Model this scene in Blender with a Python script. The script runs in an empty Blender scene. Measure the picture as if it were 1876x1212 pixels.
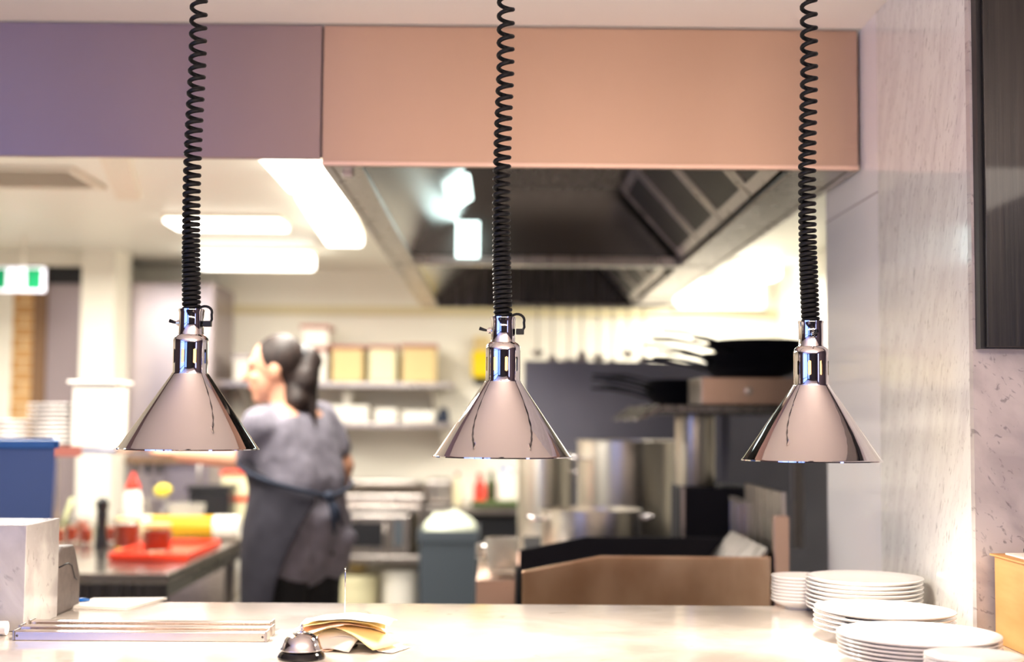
import bpy, bmesh, math, random
from mathutils import Vector, Matrix
random.seed(7)
sc = bpy.context.scene
C = sc.collection
PI = math.pi
R = math.radians

# ---------------------------------------------------------------- camera
F = 2500.0                      # focal length in pixels of the 1876 px frame
CAM = Vector((0, 0, 1.435))
yaw, pit, rol = 0.0084, 0.0648, 0.0078
fw = Vector((math.sin(yaw)*math.cos(pit), math.cos(yaw)*math.cos(pit), math.sin(pit)))
rt0 = fw.cross(Vector((0, 0, 1))).normalized()
up0 = rt0.cross(fw)
rt = rt0*math.cos(rol) + up0*math.sin(rol)
up = up0*math.cos(rol) - rt0*math.sin(rol)
cd = bpy.data.cameras.new('camera')
cam = bpy.data.objects.new('camera', cd)
C.objects.link(cam)
m4 = Matrix((rt, up, -fw)).transposed().to_4x4()
m4.translation = CAM
cam.matrix_world = m4
cd.sensor_width = 36
cd.lens = 36*F/1876
cd.clip_start = 0.05
cd.dof.use_dof = True
cd.dof.focus_distance = 2.40
cd.dof.aperture_fstop = 1.9
sc.camera = cam

def ray(px, py):
    return fw + rt*((px-938)/F) - up*((py-606)/F)
def at(px, py, Y):              # the point of the plane y=Y seen at a pixel of the photo
    d = ray(px, py)
    return CAM + d*(Y/d.y)
def atz(px, py, z):
    d = ray(px, py)
    return CAM + d*((z-CAM.z)/d.z)

# ---------------------------------------------------------------- world, exposure
w = bpy.data.worlds.new('world')
sc.world = w
w.use_nodes = True
w.node_tree.nodes['Background'].inputs[0].default_value = (0.75, 0.72, 0.80, 1)
w.node_tree.nodes['Background'].inputs[1].default_value = 0.25
sc.view_settings.view_transform = 'Standard'
sc.view_settings.look = 'None'
sc.view_settings.exposure = 0.9
sc.view_settings.gamma = 1.0
sc.view_settings.use_curve_mapping = False

def lin(h):
    h = h.lstrip('#')
    out = []
    for i in (0, 2, 4):
        c = int(h[i:i+2], 16)/255
        out.append(c/12.92 if c <= 0.04045 else ((c+0.055)/1.055)**2.4)
    return (*out, 1)

def area(name, loc, rot, sx, sy, power, col):
    l = bpy.data.lights.new(name, 'AREA')
    l.shape = 'RECTANGLE'
    l.size, l.size_y = sx, sy
    l.energy = power
    l.color = lin(col)[:3]
    o = bpy.data.objects.new(name, l)
    C.objects.link(o)
    o.location = loc
    o.rotation_euler = rot
    return o

CEIL = 2.37
CT = 1.05                       # counter top height
# dining room light behind the camera: ceiling lamps, window and an added uplight
L_WARM, L_BLUE, L_KIT, L_HEAT, L_TUBE = 36, 6, 27, 11.5, 3.2
area('dining_ceiling_light', (0.9, -0.4, CEIL-0.06), (0, 0, 0), 2.2, 1.2, L_WARM, '#fff0e0')
area('dining_window_light', (-2.85, -0.6, 1.6), (0, R(-90), 0), 1.7, 1.9, L_BLUE, '#8fb4ff')
area('dining_fill_uplight', (0.3, 0.1, 1.35), (R(180), 0, 0), 2.6, 0.5, 46, '#ffe6d2')  # added unseen uplight, brightens the ceiling that the lamp cones mirror
for k, (x, y) in enumerate(((-0.75, 5.0), (-0.85, 6.7), (-2.2, 6.2), (1.2, 7.6), (-1.5, 4.3))):  # last one is an added unseen light to brighten the shelf crockery
    area('kitchen_tube_and_fill_light', (x, y, CEIL-0.13), (0, 0, 0), 0.25, 1.3, L_KIT, '#fff9ee')

# ---------------------------------------------------------------- materials
def mat(name, col, rough=0.5, metal=0.0, spec=0.5, emit=0, ecol=None, trans=0, ior=1.45, coat=0, alpha=1):
    m = bpy.data.materials.new(name)
    m.use_nodes = True
    b = m.node_tree.nodes['Principled BSDF']
    b.inputs['Base Color'].default_value = lin(col)
    b.inputs['Roughness'].default_value = rough
    b.inputs['Metallic'].default_value = metal
    b.inputs['Specular IOR Level'].default_value = spec
    b.inputs['Transmission Weight'].default_value = trans
    b.inputs['IOR'].default_value = ior
    b.inputs['Coat Weight'].default_value = coat
    if emit:
        b.inputs['Emission Color'].default_value = lin(ecol or col)
        b.inputs['Emission Strength'].default_value = emit
    return m

def nodes(m):
    return m.node_tree.nodes, m.node_tree.links, m.node_tree.nodes['Principled BSDF']

def noisy(m, c1, c2, scale=(1, 1, 1), nscale=5, detail=4, lo=0.35, hi=0.65, rough=None, bump=0, dist=0.0):
    n, l, b = nodes(m)
    tc = n.new('ShaderNodeTexCoord')
    mp = n.new('ShaderNodeMapping')
    mp.inputs['Scale'].default_value = scale
    ns = n.new('ShaderNodeTexNoise')
    ns.inputs['Scale'].default_value = nscale
    ns.inputs['Detail'].default_value = detail
    ns.inputs['Distortion'].default_value = dist
    cr = n.new('ShaderNodeValToRGB')
    cr.color_ramp.elements[0].position = lo
    cr.color_ramp.elements[1].position = hi
    cr.color_ramp.elements[0].color = lin(c1)
    cr.color_ramp.elements[1].color = lin(c2)
    l.new(tc.outputs['Object'], mp.inputs['Vector'])
    l.new(mp.outputs['Vector'], ns.inputs['Vector'])
    l.new(ns.outputs['Fac'], cr.inputs['Fac'])
    l.new(cr.outputs['Color'], b.inputs['Base Color'])
    if rough:
        mr = n.new('ShaderNodeMapRange')
        mr.inputs['To Min'].default_value, mr.inputs['To Max'].default_value = rough
        l.new(ns.outputs['Fac'], mr.inputs['Value'])
        l.new(mr.outputs['Result'], b.inputs['Roughness'])
    if bump:
        bp = n.new('ShaderNodeBump')
        bp.inputs['Strength'].default_value = bump
        bp.inputs['Distance'].default_value = 0.002
        l.new(ns.outputs['Fac'], bp.inputs['Height'])
        l.new(bp.outputs['Normal'], b.inputs['Normal'])
    return m

M = {}
def aniso(m, a, rot):
    n, l, b = nodes(m)
    b.inputs['Anisotropic'].default_value = a
    b.inputs['Anisotropic Rotation'].default_value = rot
    t_ = n.new('ShaderNodeTangent'); t_.direction_type = 'RADIAL'; t_.axis = 'Z'
    l.new(t_.outputs['Tangent'], b.inputs['Tangent'])
    return m
M['chrome'] = mat('polished_chrome', '#e6e0e0', 0.04, 1.0)
M['inner'] = mat('shade_inside', '#f2e6d6', 0.3, 0.6)
M['steel'] = noisy(mat('brushed_steel', '#b8b0aa', 0.3, 1.0), '#b0a8a2', '#bcb4ae', (12, 12, 1.2), 2, rough=(0.22, 0.36))
M['fascia'] = noisy(mat('fascia_steel', '#dccac2', 0.4, 1.0), '#c6a896', '#ccae9c', (1.2, 1, 0.5), 2, rough=(0.36, 0.46))
aniso(M['fascia'], 0.7, 0.25)
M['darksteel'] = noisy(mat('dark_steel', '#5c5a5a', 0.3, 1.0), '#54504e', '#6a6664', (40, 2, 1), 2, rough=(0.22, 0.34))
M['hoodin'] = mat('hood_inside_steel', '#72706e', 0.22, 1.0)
M['bronze'] = noisy(mat('heat_tinted_steel', '#a07a60', 0.24, 1.0), '#dcb494', '#f4d0b0', (5, 5, 3), 2, rough=(0.2, 0.3))
aniso(M['bronze'], 0.9, 0.0)
M['splash'] = noisy(mat('blue_grey_steel', '#86868f', 0.42, 0.8), '#787884', '#8c8c98', (1, 1, 1), 1.5, rough=(0.35, 0.45))
M['black'] = mat('black_plastic', '#15151a', 0.4)
M['cord'] = mat('black_rubber_cord', '#08090d', 0.42, spec=0.35)
M['iron'] = mat('black_iron', '#15141a', 0.65, 0.0, spec=0.25)
M['white'] = mat('white_paint', '#ece4d4', 0.6)
M['cream'] = mat('cream_paint', '#efeadc', 0.6)
M['ceil'] = mat('ceiling_paint', '#f2ece6', 0.6)
M['kceil'] = mat('kitchen_ceiling_paint', '#f1f0e6', 0.45)
M['tile'] = mat('white_wall_panel', '#f2f0f0', 0.3, coat=0.3)
M['mauve'] = mat('mauve_wall_panel', '#a49698', 0.35, 0.3)
M['fridge'] = noisy(mat('cold_room_steel', '#b0a6a8', 0.35, 0.9), '#a69ca2', '#bcb0b0', (1, 1, 1), 2, rough=(0.3, 0.4))
M['floor'] = noisy(mat('floor_tile', '#5a5450', 0.5), '#6a6a6a', '#8a8a88', (1, 1, 1), 3)
M['darkwall'] = mat('dark_dining_wall', '#1c1a20', 0.7)
M['plum'] = mat('plum_wall', '#40343c', 0.7)
M['brown'] = mat('brown_frame', '#7d5f45', 0.6)
M['wood'] = noisy(mat('dark_stained_wood', '#2a2626', 0.3, coat=0.4), '#0b090d', '#25211f', (30, 30, 0.9), 3, detail=6, rough=(0.2, 0.42), bump=0.3)
M['porcelain'] = mat('white_porcelain', '#f4efea', 0.18, coat=0.6)
M['paper'] = mat('white_paper', '#f6f0e6', 0.7)
M['yellowpaper'] = mat('yellow_ticket_paper', '#f6dc96', 0.7)
M['pinkpaper'] = mat('pale_orange_ticket_paper', '#f4cdb0', 0.7)
M['card'] = noisy(mat('raw_cardboard', '#d6a468', 0.7), '#be8a50', '#cc9a60', (1, 1, 6), 4)
M['printer'] = noisy(mat('grey_printer_plastic', '#6f6560', 0.55), '#6a605c', '#766c66', (1, 1, 1), 60)
M['blue'] = mat('blue_plastic', '#5470a8', 0.45)
M['bluelip'] = mat('bright_blue_plastic', '#3674c0', 0.4)
M['penblue'] = mat('pen_blue', '#1670d0', 0.3)
M['red'] = mat('red_plastic', '#f0401c', 0.35)
M['redtip'] = mat('red_cap_plastic', '#ee3018', 0.4)
M['redlid'] = mat('dusty_pink_lid', '#b06a5c', 0.5)
M['yellow'] = mat('yellow_plastic', '#d2a018', 0.35)
M['brightyellow'] = mat('bright_yellow', '#f8d800', 0.4)
M['lemon'] = mat('lemon_skin', '#f0dc3c', 0.45)
M['green'] = mat('exit_green', '#007a48', 0.4, emit=0.1, ecol='#10b080')
M['exitwhite'] = mat('exit_white', '#f0f0ff', 0.4, emit=0.4, ecol='#eef0ff')
M['jarred'] = mat('red_preserve', '#9c3412', 0.4)
M['herb'] = mat('green_herb', '#4a5a30', 0.6)
M['glass'] = mat('clear_glass', '#ffffff', 0.04, trans=1.0, ior=1.3)
M['clearplastic'] = mat('frosted_clear_plastic', '#e6e2da', 0.25, trans=0.75, ior=1.15)
M['tub'] = mat('cream_tub_plastic', '#e4dcb4', 0.5)
M['carton'] = mat('tan_container', '#d8c088', 0.55)
M['whiteplastic'] = mat('white_plastic', '#efeadf', 0.4)
M['bin'] = mat('grey_bin_plastic', '#434b53', 0.5)
M['drawer'] = mat('slate_steel_front', '#585f70', 0.4, 0.5)
M['skin'] = mat('skin', '#dba283', 0.5)
M['hair'] = noisy(mat('dark_brown_hair', '#2c1d18', 0.6), '#150d0a', '#2e1d16', (30, 30, 3), 3, bump=0.4)
M['shirt'] = noisy(mat('grey_tshirt', '#7c7782', 0.85), '#76717c', '#85808b', (1, 1, 1), 20)
M['apron'] = noisy(mat('charcoal_apron', '#2c2a34', 0.85), '#27252f', '#34323c', (1, 1, 1), 12)
M['sash'] = mat('navy_apron_tie', '#222a3c', 0.8)
M['trouser'] = mat('black_trousers', '#141418', 0.8)
M['lip'] = mat('lips', '#b8685c', 0.5)
M['eye'] = mat('eye_dark', '#20140f', 0.3)
M['mortar'] = mat('tan_brick', '#c2945f', 0.7)
n, l, b = nodes(M['mortar'])
bt = n.new('ShaderNodeTexBrick')
tc = n.new('ShaderNodeTexCoord')
mp = n.new('ShaderNodeMapping'); mp.inputs['Rotation'].default_value = (R(90), 0, 0)
bt.inputs['Scale'].default_value = 4; bt.inputs['Color1'].default_value = lin('#c89a62'); bt.inputs['Color2'].default_value = lin('#b48650'); bt.inputs['Mortar'].default_value = lin('#d8c09a')
l.new(tc.outputs['Object'], mp.inputs['Vector']); l.new(mp.outputs['Vector'], bt.inputs['Vector']); l.new(bt.outputs['Color'], b.inputs['Base Color'])
M['tubeglow'] = mat('fluorescent_diffuser', '#fffdf0', 0.4, emit=L_TUBE, ecol='#fff9ec')
M['hoodglow'] = mat('hood_reflection_glow', '#e8fff8', 0.3, emit=2.0, ecol='#e4fffa')
M['winglow'] = mat('daylight_pane', '#dfe8ff', 0.3, emit=1.15, ecol='#5a90ff')
M['rearglow'] = mat('bright_rear_pane', '#fffff4', 0.3, emit=1.6, ecol='#fffdf2')
M['bulb'] = mat('heat_bulb_glass', '#ffe0a8', 0.2, emit=1.1, ecol='#ffcf88')
M['downglow'] = mat('warm_downlight', '#ffd9b0', 0.3, emit=9, ecol='#ffc496')

def marble(name, base, vein, speck, rot=(0, 0, 0), scale=(1, 1, 1), amount=0.66, rough=0.18, vs=4.0):
    m = mat(name, base, rough, coat=0.2)
    n, l, b = nodes(m)
    tc = n.new('ShaderNodeTexCoord')
    mp = n.new('ShaderNodeMapping'); mp.inputs['Rotation'].default_value = rot
    mp2 = n.new('ShaderNodeMapping'); mp2.inputs['Scale'].default_value = scale
    l.new(tc.outputs['Object'], mp.inputs['Vector']); l.new(mp.outputs['Vector'], mp2.inputs['Vector'])
    a = n.new('ShaderNodeTexNoise'); a.inputs['Scale'].default_value = vs; a.inputs['Detail'].default_value = 8; a.inputs['Distortion'].default_value = 0.4
    s = n.new('ShaderNodeTexNoise'); s.inputs['Scale'].default_value = 14; s.inputs['Detail'].default_value = 5; s.inputs['Distortion'].default_value = 0.7
    l.new(mp2.outputs['Vector'], a.inputs['Vector']); l.new(mp2.outputs['Vector'], s.inputs['Vector'])
    r1 = n.new('ShaderNodeValToRGB'); r1.color_ramp.elements[0].position = 0.36; r1.color_ramp.elements[1].position = 0.58
    r1.color_ramp.elements[0].color = lin(vein); r1.color_ramp.elements[1].color = lin(base)
    r2 = n.new('ShaderNodeValToRGB'); r2.color_ramp.elements[0].position = amount; r2.color_ramp.elements[1].position = amount+0.1
    r2.color_ramp.elements[0].color = (0, 0, 0, 1); r2.color_ramp.elements[1].color = (0.7, 0.7, 0.7, 1)
    mx = n.new('ShaderNodeMix'); mx.data_type = 'RGBA'; mx.inputs['B'].default_value = lin(speck)
    l.new(a.outputs['Fac'], r1.inputs['Fac']); l.new(s.outputs['Fac'], r2.inputs['Fac'])
    l.new(r2.outputs['Color'], mx.inputs['Factor']); l.new(r1.outputs['Color'], mx.inputs['A'])
    l.new(mx.outputs['Result'], b.inputs['Base Color'])
    return m
M['marble'] = marble('counter_marble', '#d2c9be', '#b0a69c', '#88807a', rough=0.12, amount=0.66)
M['marblewall'] = marble('pillar_marble', '#eaeae4', '#dedcd8', '#84807e', rot=(R(-22), 0, 0), scale=(4, 14, 3.2), amount=0.60, rough=0.14, vs=2)
M['marblefront'] = marble('pillar_front_marble', '#c4bcb8', '#aca4a2', '#7c7676', rot=(0, R(40), 0), scale=(7, 1, 4), amount=0.60, rough=0.25, vs=2)
M['marbleblock'] = marble('block_marble', '#c6c2be', '#aca6a4', '#908a88', rot=(0, R(30), 0), scale=(4.0, 3, 2.0), amount=0.62, rough=0.2, vs=4)

# ---------------------------------------------------------------- mesh helpers
class MB:
    def __init__(s): s.bm = bmesh.new()
    def box(s, x0, x1, y0, y1, z0, z1, mtx=None):
        vs = [s.bm.verts.new((x, y, z)) for x in (x0, x1) for y in (y0, y1) for z in (z0, z1)]
        if mtx: 
            for v in vs: v.co = mtx @ v.co
        for f in ((0, 1, 3, 2), (4, 6, 7, 5), (0, 4, 5, 1), (2, 3, 7, 6), (0, 2, 6, 4), (1, 5, 7, 3)):
            s.bm.faces.new([vs[i] for i in f])
        return s
    def lathe(s, prof, seg=48, c=(0, 0, 0), mtx=None, close=True):
        rings = []
        for r, z in prof:
            if r < 1e-6:
                rings.append([s.bm.verts.new((c[0], c[1], c[2]+z))])
            else:
                rings.append([s.bm.verts.new((c[0]+r*math.cos(2*PI*k/seg), c[1]+r*math.sin(2*PI*k/seg), c[2]+z)) for k in range(seg)])
        if mtx:
            for rg in rings:
                for v in rg: v.co = mtx @ v.co
        for a, b in zip(rings, rings[1:]):
            for k in range(seg):
                k2 = (k+1) % seg
                if len(a) == 1 and len(b) == 1: continue
                if len(a) == 1: s.bm.faces.new((a[0], b[k], b[k2]))
                elif len(b) == 1: s.bm.faces.new((a[k], a[k2], b[0]))
                else: s.bm.faces.new((a[k], a[k2], b[k2], b[k]))
        return s
    def tube(s, pts, r, seg=10, cap=True, taper=None):
        pts = [Vector(p) for p in pts]
        n = len(pts)
        tan = [(pts[min(i+1, n-1)]-pts[max(i-1, 0)]).normalized() for i in range(n)]
        ref = Vector((0, 0, 1)) if abs(tan[0].z) < 0.9 else Vector((1, 0, 0))
        nrm = tan[0].cross(ref).normalized()
        rings = []
        for i in range(n):
            nrm = (nrm - tan[i]*nrm.dot(tan[i])).normalized()
            bn = tan[i].cross(nrm)
            rr = r[i] if isinstance(r, (list, tuple)) else r
            rings.append([s.bm.verts.new(pts[i] + (nrm*math.cos(2*PI*k/seg)+bn*math.sin(2*PI*k/seg))*rr) for k in range(seg)])
        for a, b in zip(rings, rings[1:]):
            for k in range(seg):
                s.bm.faces.new((a[k], a[(k+1) % seg], b[(k+1) % seg], b[k]))
        if cap:
            s.bm.faces.new(rings[0][::-1]); s.bm.faces.new(rings[-1])
        return s
    def prism(s, pts, a, b, axis='x'):      # outline pts (u,v) extruded along an axis from a to b
        def mk(t, u, v):
            return {'x': (t, u, v), 'y': (u, t, v), 'z': (u, v, t)}[axis]
        A = [s.bm.verts.new(mk(a, *p)) for p in pts]
        B = [s.bm.verts.new(mk(b, *p)) for p in pts]
        s.bm.faces.new(A); s.bm.faces.new(B[::-1])
        for i in range(len(pts)):
            j = (i+1) % len(pts)
            s.bm.faces.new((A[i], B[i], B[j], A[j]))
        return s
    def quad(s, pts):
        s.bm.faces.new([s.bm.verts.new(p) for p in pts]); return s
    def ball(s, c, rad, seg=24, rings=16, mtx=None):
        rx, ry, rz = rad if isinstance(rad, (tuple, list)) else (rad,)*3
        mt = Matrix.Translation(c) @ (mtx or Matrix.Identity(4)) @ Matrix.Diagonal((rx, ry, rz, 1))
        bmesh.ops.create_uvsphere(s.bm, u_segments=seg, v_segments=rings, radius=1, matrix=mt)
        return s
    def capsule(s, a, b, ra, rb, seg=16):
        a, b = Vector(a), Vector(b)
        d = (b-a); L = d.length; q = d.to_track_quat('Z', 'Y').to_matrix().to_4x4(); q.translation = a
        prof = [(0, -ra)] + [(ra*math.cos(t), ra*math.sin(t)) for t in [R(-67), R(-45), R(-22), 0]]
        prof += [(rb*math.cos(t), L+rb*math.sin(t)) for t in [0, R(22), R(45), R(67)]] + [(0, L+rb)]
        return s.lathe(prof, seg, mtx=q)
    def out(s, name, m, parent=None, smooth=False, bevel=0, segs=2, solid=0, subsurf=0, loc=None, auto=None):
        bmesh.ops.recalc_face_normals(s.bm, faces=s.bm.faces)
        me = bpy.data.meshes.new(name)
        s.bm.to_mesh(me); s.bm.free()
        me.materials.append(m)
        o = bpy.data.objects.new(name, me)
        C.objects.link(o)
        if parent: o.parent = parent
        if loc: o.location = loc
        if smooth:
            for p in me.polygons: p.use_smooth = True
            if smooth == 'auto':
                lim = R(auto or 35)
                me2 = bmesh.new(); me2.from_mesh(me)
                for e in me2.edges:
                    if len(e.link_faces) == 2 and e.calc_face_angle(0) > lim: e.smooth = False
                me2.to_mesh(me); me2.free()
        if solid:
            sm = o.modifiers.new('s', 'SOLIDIFY'); sm.thickness = solid; sm.offset = 0
        if bevel:
            bv = o.modifiers.new('b', 'BEVEL'); bv.width = bevel; bv.segments = segs; bv.limit_method = 'ANGLE'
        if subsurf:
            ss = o.modifiers.new('u', 'SUBSURF'); ss.levels = subsurf; ss.render_levels = subsurf
        return o

def thing(name, label, cat, loc=(0, 0, 0), rotz=0, group=None):
    o = bpy.data.objects.new(name, None)
    C.objects.link(o)
    o.empty_display_size = 0.05
    o.location = loc; o.rotation_euler = (0, 0, rotz)
    o['label'] = label; o['category'] = cat
    if group: o['group'] = group
    return o
def tag(o, label, cat, group=None, loc=None, rotz=None):
    o['label'] = label; o['category'] = cat
    if group: o['group'] = group
    if loc is not None: o.location = loc
    if rotz is not None: o.rotation_euler = (0, 0, rotz)
    return o
def struct(o, label=None):
    o['kind'] = 'structure'
    if label: o['label'] = label
    return o
def box(name, x0, x1, y0, y1, z0, z1, m, parent=None, bevel=0):
    return MB().box(x0, x1, y0, y1, z0, z1).out(name, m, parent, bevel=bevel)
def dup(root, loc=None, rotz=None, label=None, group=None):
    r = root.copy(); C.objects.link(r)
    if loc is not None: r.location = loc
    if rotz is not None: r.rotation_euler = (0, 0, rotz)
    if label: r['label'] = label
    if group: r['group'] = group
    for ch in list(root.children):
        c = ch.copy(); C.objects.link(c); c.parent = r
        for g in list(ch.children):
            d = g.copy(); C.objects.link(d); d.parent = c
    return r

# ================================================================ THE SETTING
WX = 0.852                      # face of the right hand wall beside the pass
SEAM = at(590, 160, 3.2).x
HZ = at(917, 305, 3.2).z        # bottom edge of the hood
BY = 8.6                        # rear kitchen wall
struct(box('floor', -4.2, 2.8, 2.9, BY+0.15, -0.1, 0, M['floor']), 'grey tiled floor of the kitchen')
struct(box('floor', -4.2, 2.8, -3.0, 2.899, -0.1, 0, mat('pale_floor', '#d0c2b8', 0.5)), 'pale floor of the dining room')
struct(box('ceiling', -4.2, 2.8, -3.0, 3.19, CEIL, CEIL+0.1, M['ceil']), 'warm cream ceiling above the pass')
struct(box('ceiling', -4.2, 2.8, 3.26, BY+0.15, CEIL, CEIL+0.1, M['kceil']), 'cream ceiling of the kitchen')
struct(box('wall_back', -4.2, 2.8, BY, BY+0.15, 0, CEIL, M['cream']), 'cream rear kitchen wall')
struct(box('wall_left', -4.2, -4.05, 3.26, BY, 0, CEIL, M['white']), 'left kitchen wall')
struct(box('wall_right', 1.75, 1.9, 3.56, BY, 0, CEIL, M['cream']), 'cream right kitchen wall')
# pillar of marble and the white panelled stub wall behind it
struct(box('wall_right', WX, 2.8, 2.45, 2.47, 0, CEIL, M['marblefront']), 'grey veined marble front face of the pillar')
struct(box('wall_right', WX, WX+0.15, 2.47, 3.055, 0, CEIL, M['marblewall']), 'pale streaked marble side of the pillar')
struct(box('wall_right', WX+0.002, WX+0.15, 3.056, 3.56, 0, CEIL, M['tile']), 'glossy white panelled wall beside the hood')
gr = MB()
gr.box(WX-0.0005, WX+0.001, 3.06, 3.55, 1.955, 1.958)
struct(gr.out('trim_1', mat('grout', '#b8b0b0', 0.7)), 'thin joint between two white wall panels')
# dining side, behind the camera
struct(box('wall_front', -4.2, 2.8, -3.0, -2.9, 0, CEIL, M['darkwall']), 'dark dining room wall')
wl = MB().box(-3.1, -3.0, -3.0, 3.19, 0, 0.6).box(-3.1, -3.0, -3.0, 3.19, 2.25, CEIL).box(-3.1, -3.0, -3.0, -2.4, 0.6, 2.25).box(-3.1, -3.0, 0.9, 3.19, 0.6, 2.25)
struct(wl.out('wall_left', M['plum']), 'dining room wall with the street window')
struct(box('window_1', -3.08, -3.05, -2.4, 0.9, 0.6, 2.25, M['winglow']), 'bright street window of the dining room')
struct(MB().box(-3.05, -2.99, -0.64, -0.58, 0.6, 2.25).box(-3.05, -2.99, -2.4, 0.9, 1.92, 1.97).out('trim_2', M['black']), 'black bars of the street window')
struct(box('window_4', -2.95, -1.75, -2.899, -2.86, 0.7, 2.2, M['winglow']), 'wide daylight window at the end of the dining room')
struct(MB().box(-2.4, -2.33, -2.859, -2.82, 0.7, 2.2).box(-1.81, -1.75, -2.859, -2.82, 0.7, 2.2).out('trim_8', M['black']), 'black bars of the wide daylight window')
struct(box('wall_right', 2.7, 2.8, -2.9, 2.45, 0, CEIL, M['plum']), 'dining room side wall')
struct(box('window_3', 2.66, 2.699, -0.9, -0.35, 0.7, 2.1, M['winglow']), 'narrow bright window in the dining room side wall')
# kitchen corner at the left: short wall that ends as a white column
cxa, cxb = at(147, 600, 7.6).x, at(208, 600, 7.6).x
struct(box('wall_left', cxa, cxb, 7.6, 7.93, 0, CEIL, M['cream']), 'white column at the end of the corridor wall')
dxa = at(84, 600, 7.7).x
struct(MB().box(-4.05, cxa-0.002, 7.7, 7.8, 2.28, CEIL-0.001).box(-4.05, at(22, 600, 7.7).x, 7.7, 7.8, 0, 2.28).out('wall_left', M['cream']), 'cream wall above the corridor door')
struct(box('door_1', dxa, cxa-0.012, 7.72, 7.77, 0.002, 2.24, M['mauve']), 'mauve grey corridor door')
struct(box('trim_3', dxa, cxa-0.012, 7.70, 7.718, 2.18, 2.279, M['black']), 'dark strip over the corridor door')
struct(box('trim_4', at(60, 600, 7.7).x, dxa-0.002, 7.70, 7.79, 0, 2.27, M['brown']), 'brown door frame')
struct(box('wall_left', at(22, 600, 7.7).x+0.001, at(60, 600, 7.7).x-0.001, 7.705, 7.79, 0, 2.27, M['mortar']), 'tan brick wall strip beside the brown door frame')
struct(box('trim_5', -2.1, 1.74, BY-0.03, BY-0.001, at(700, 577, BY).z, at(700, 562, BY).z, mat('cornice', '#d8cca4', 0.6)), 'tan cornice strip across the rear wall')
wa, wb = at(1236, 512, BY), at(1398, 566, BY)
struct(box('window_2', wa.x, wb.x, BY-0.02, BY-0.001, wb.z, wa.z, M['rearglow']), 'bright rear kitchen window')
struct(box('trim_6', wa.x-0.02, wb.x+0.02, BY-0.05, BY-0.0205, wb.z-0.03, wb.z, mat('sill_grey', '#8a8678', 0.6)), 'grey sill of the bright rear window')

# ================================================================ PASS COUNTER
t = thing('pass_counter', 'long pale marble pass counter with warm light pools', 'counter', (0, 2.4, 0))
MB().box(-2.98, WX-0.002, -0.5, 0.485, CT-0.04, CT).box(WX-0.002, 1.6, -0.5, 0.048, CT-0.04, CT).out('worktop', M['marble'], t, bevel=0.002)
box('front_panel', -2.98, 1.6, -0.45, -0.42, 0.0, CT-0.041, M['darkwall'], t)
box('rear_panel', -2.98, WX-0.004, 0.44, 0.46, 0.0, CT-0.041, M['steel'], t)

# ================================================================ FASCIA + HOOD
M['fascia_shaded'] = aniso(noisy(mat('shaded_fascia_steel', '#a08c90', 0.4, 1.0), '#a6918e', '#ae9894', (1.2, 1, 0.5), 2, rough=(0.36, 0.46)), 0.7, 0.25)  # same steel as the hood front; darker reflection put into its colour
fl = box('fascia_panel', -2.98, SEAM-0.002, 3.2, 3.22, HZ+0.015, CEIL-0.001, M['fascia_shaded'], bevel=0.001)
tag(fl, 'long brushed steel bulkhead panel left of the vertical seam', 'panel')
struct(box('trim_7', SEAM-0.008, SEAM+0.008, 3.2235, 3.2245, HZ+0.02, CEIL-0.002, M['drawer']), 'dark joint strip behind the seam of the steel bulkhead')
HX0, HX1, HY1 = SEAM+0.002, WX-0.006, 7.3
t = thing('extraction_hood', 'large stainless extraction hood above the cooking line', 'extraction hood', ((HX0+HX1)/2, 3.2, HZ))
def hl(x): return x-(HX0+HX1)/2
def hb(mb, x0, x1, y0, y1, z0, z1): return mb.box(hl(x0), hl(x1), y0-3.2, y1-3.2, z0-HZ, z1-HZ)
hb(MB(), HX0, HX1, 3.2, 3.222, HZ, CEIL-0.001).out('front_panel', M['fascia'], t, bevel=0.0015)
lp = hb(MB(), HX0, HX1, 3.196, 3.2, HZ-0.001, HZ+0.008).out('bottom_lip', mat('lip_steel', '#e8c8b8', 0.35, 1.0), t)
for nm, xa, xb in (('side_panel', HX0, HX0+0.02), ('side_panel', HX1-0.02, HX1)):
    hb(MB(), xa, xb, 3.223, HY1, HZ, CEIL-0.001).out(nm, M['steel'], t)
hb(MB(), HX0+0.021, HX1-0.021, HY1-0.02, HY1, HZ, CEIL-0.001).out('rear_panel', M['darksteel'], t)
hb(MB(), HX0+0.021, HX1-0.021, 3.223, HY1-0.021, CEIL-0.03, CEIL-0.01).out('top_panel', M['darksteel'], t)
DV = 5.27
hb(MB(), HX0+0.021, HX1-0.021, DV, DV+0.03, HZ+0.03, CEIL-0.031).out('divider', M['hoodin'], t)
hb(MB(), HX0+0.021, HX1-0.021, DV-0.02, DV+0.05, HZ, HZ+0.035).out('divider_rail', M['steel'], t, bevel=0.003)
# gutters along both sides
for xa, xb in ((HX0+0.021, HX0+0.09), (HX1-0.15, HX1-0.021)):
    hb(MB(), xa, xb, 3.223, DV-0.021, HZ+0.002, HZ+0.02).out('gutter', M['steel'], t, bevel=0.003)
    hb(MB(), xa, xb, DV+0.051, HY1-0.021, HZ+0.002, HZ+0.02).out('gutter', M['steel'], t, bevel=0.003)
# sloping left baffle plate
for y0, y1 in ((3.223, DV-0.001), (DV+0.031, HY1-0.021)):
    MB().prism([(hl(HX0+0.05), 0.03), (hl(HX0+0.06), 0.02), (hl(-0.0), 0.30), (hl(-0.01), 0.31)], y0-3.2, y1-3.2, 'y').out('baffle_plate', M['hoodin'], t)
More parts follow.
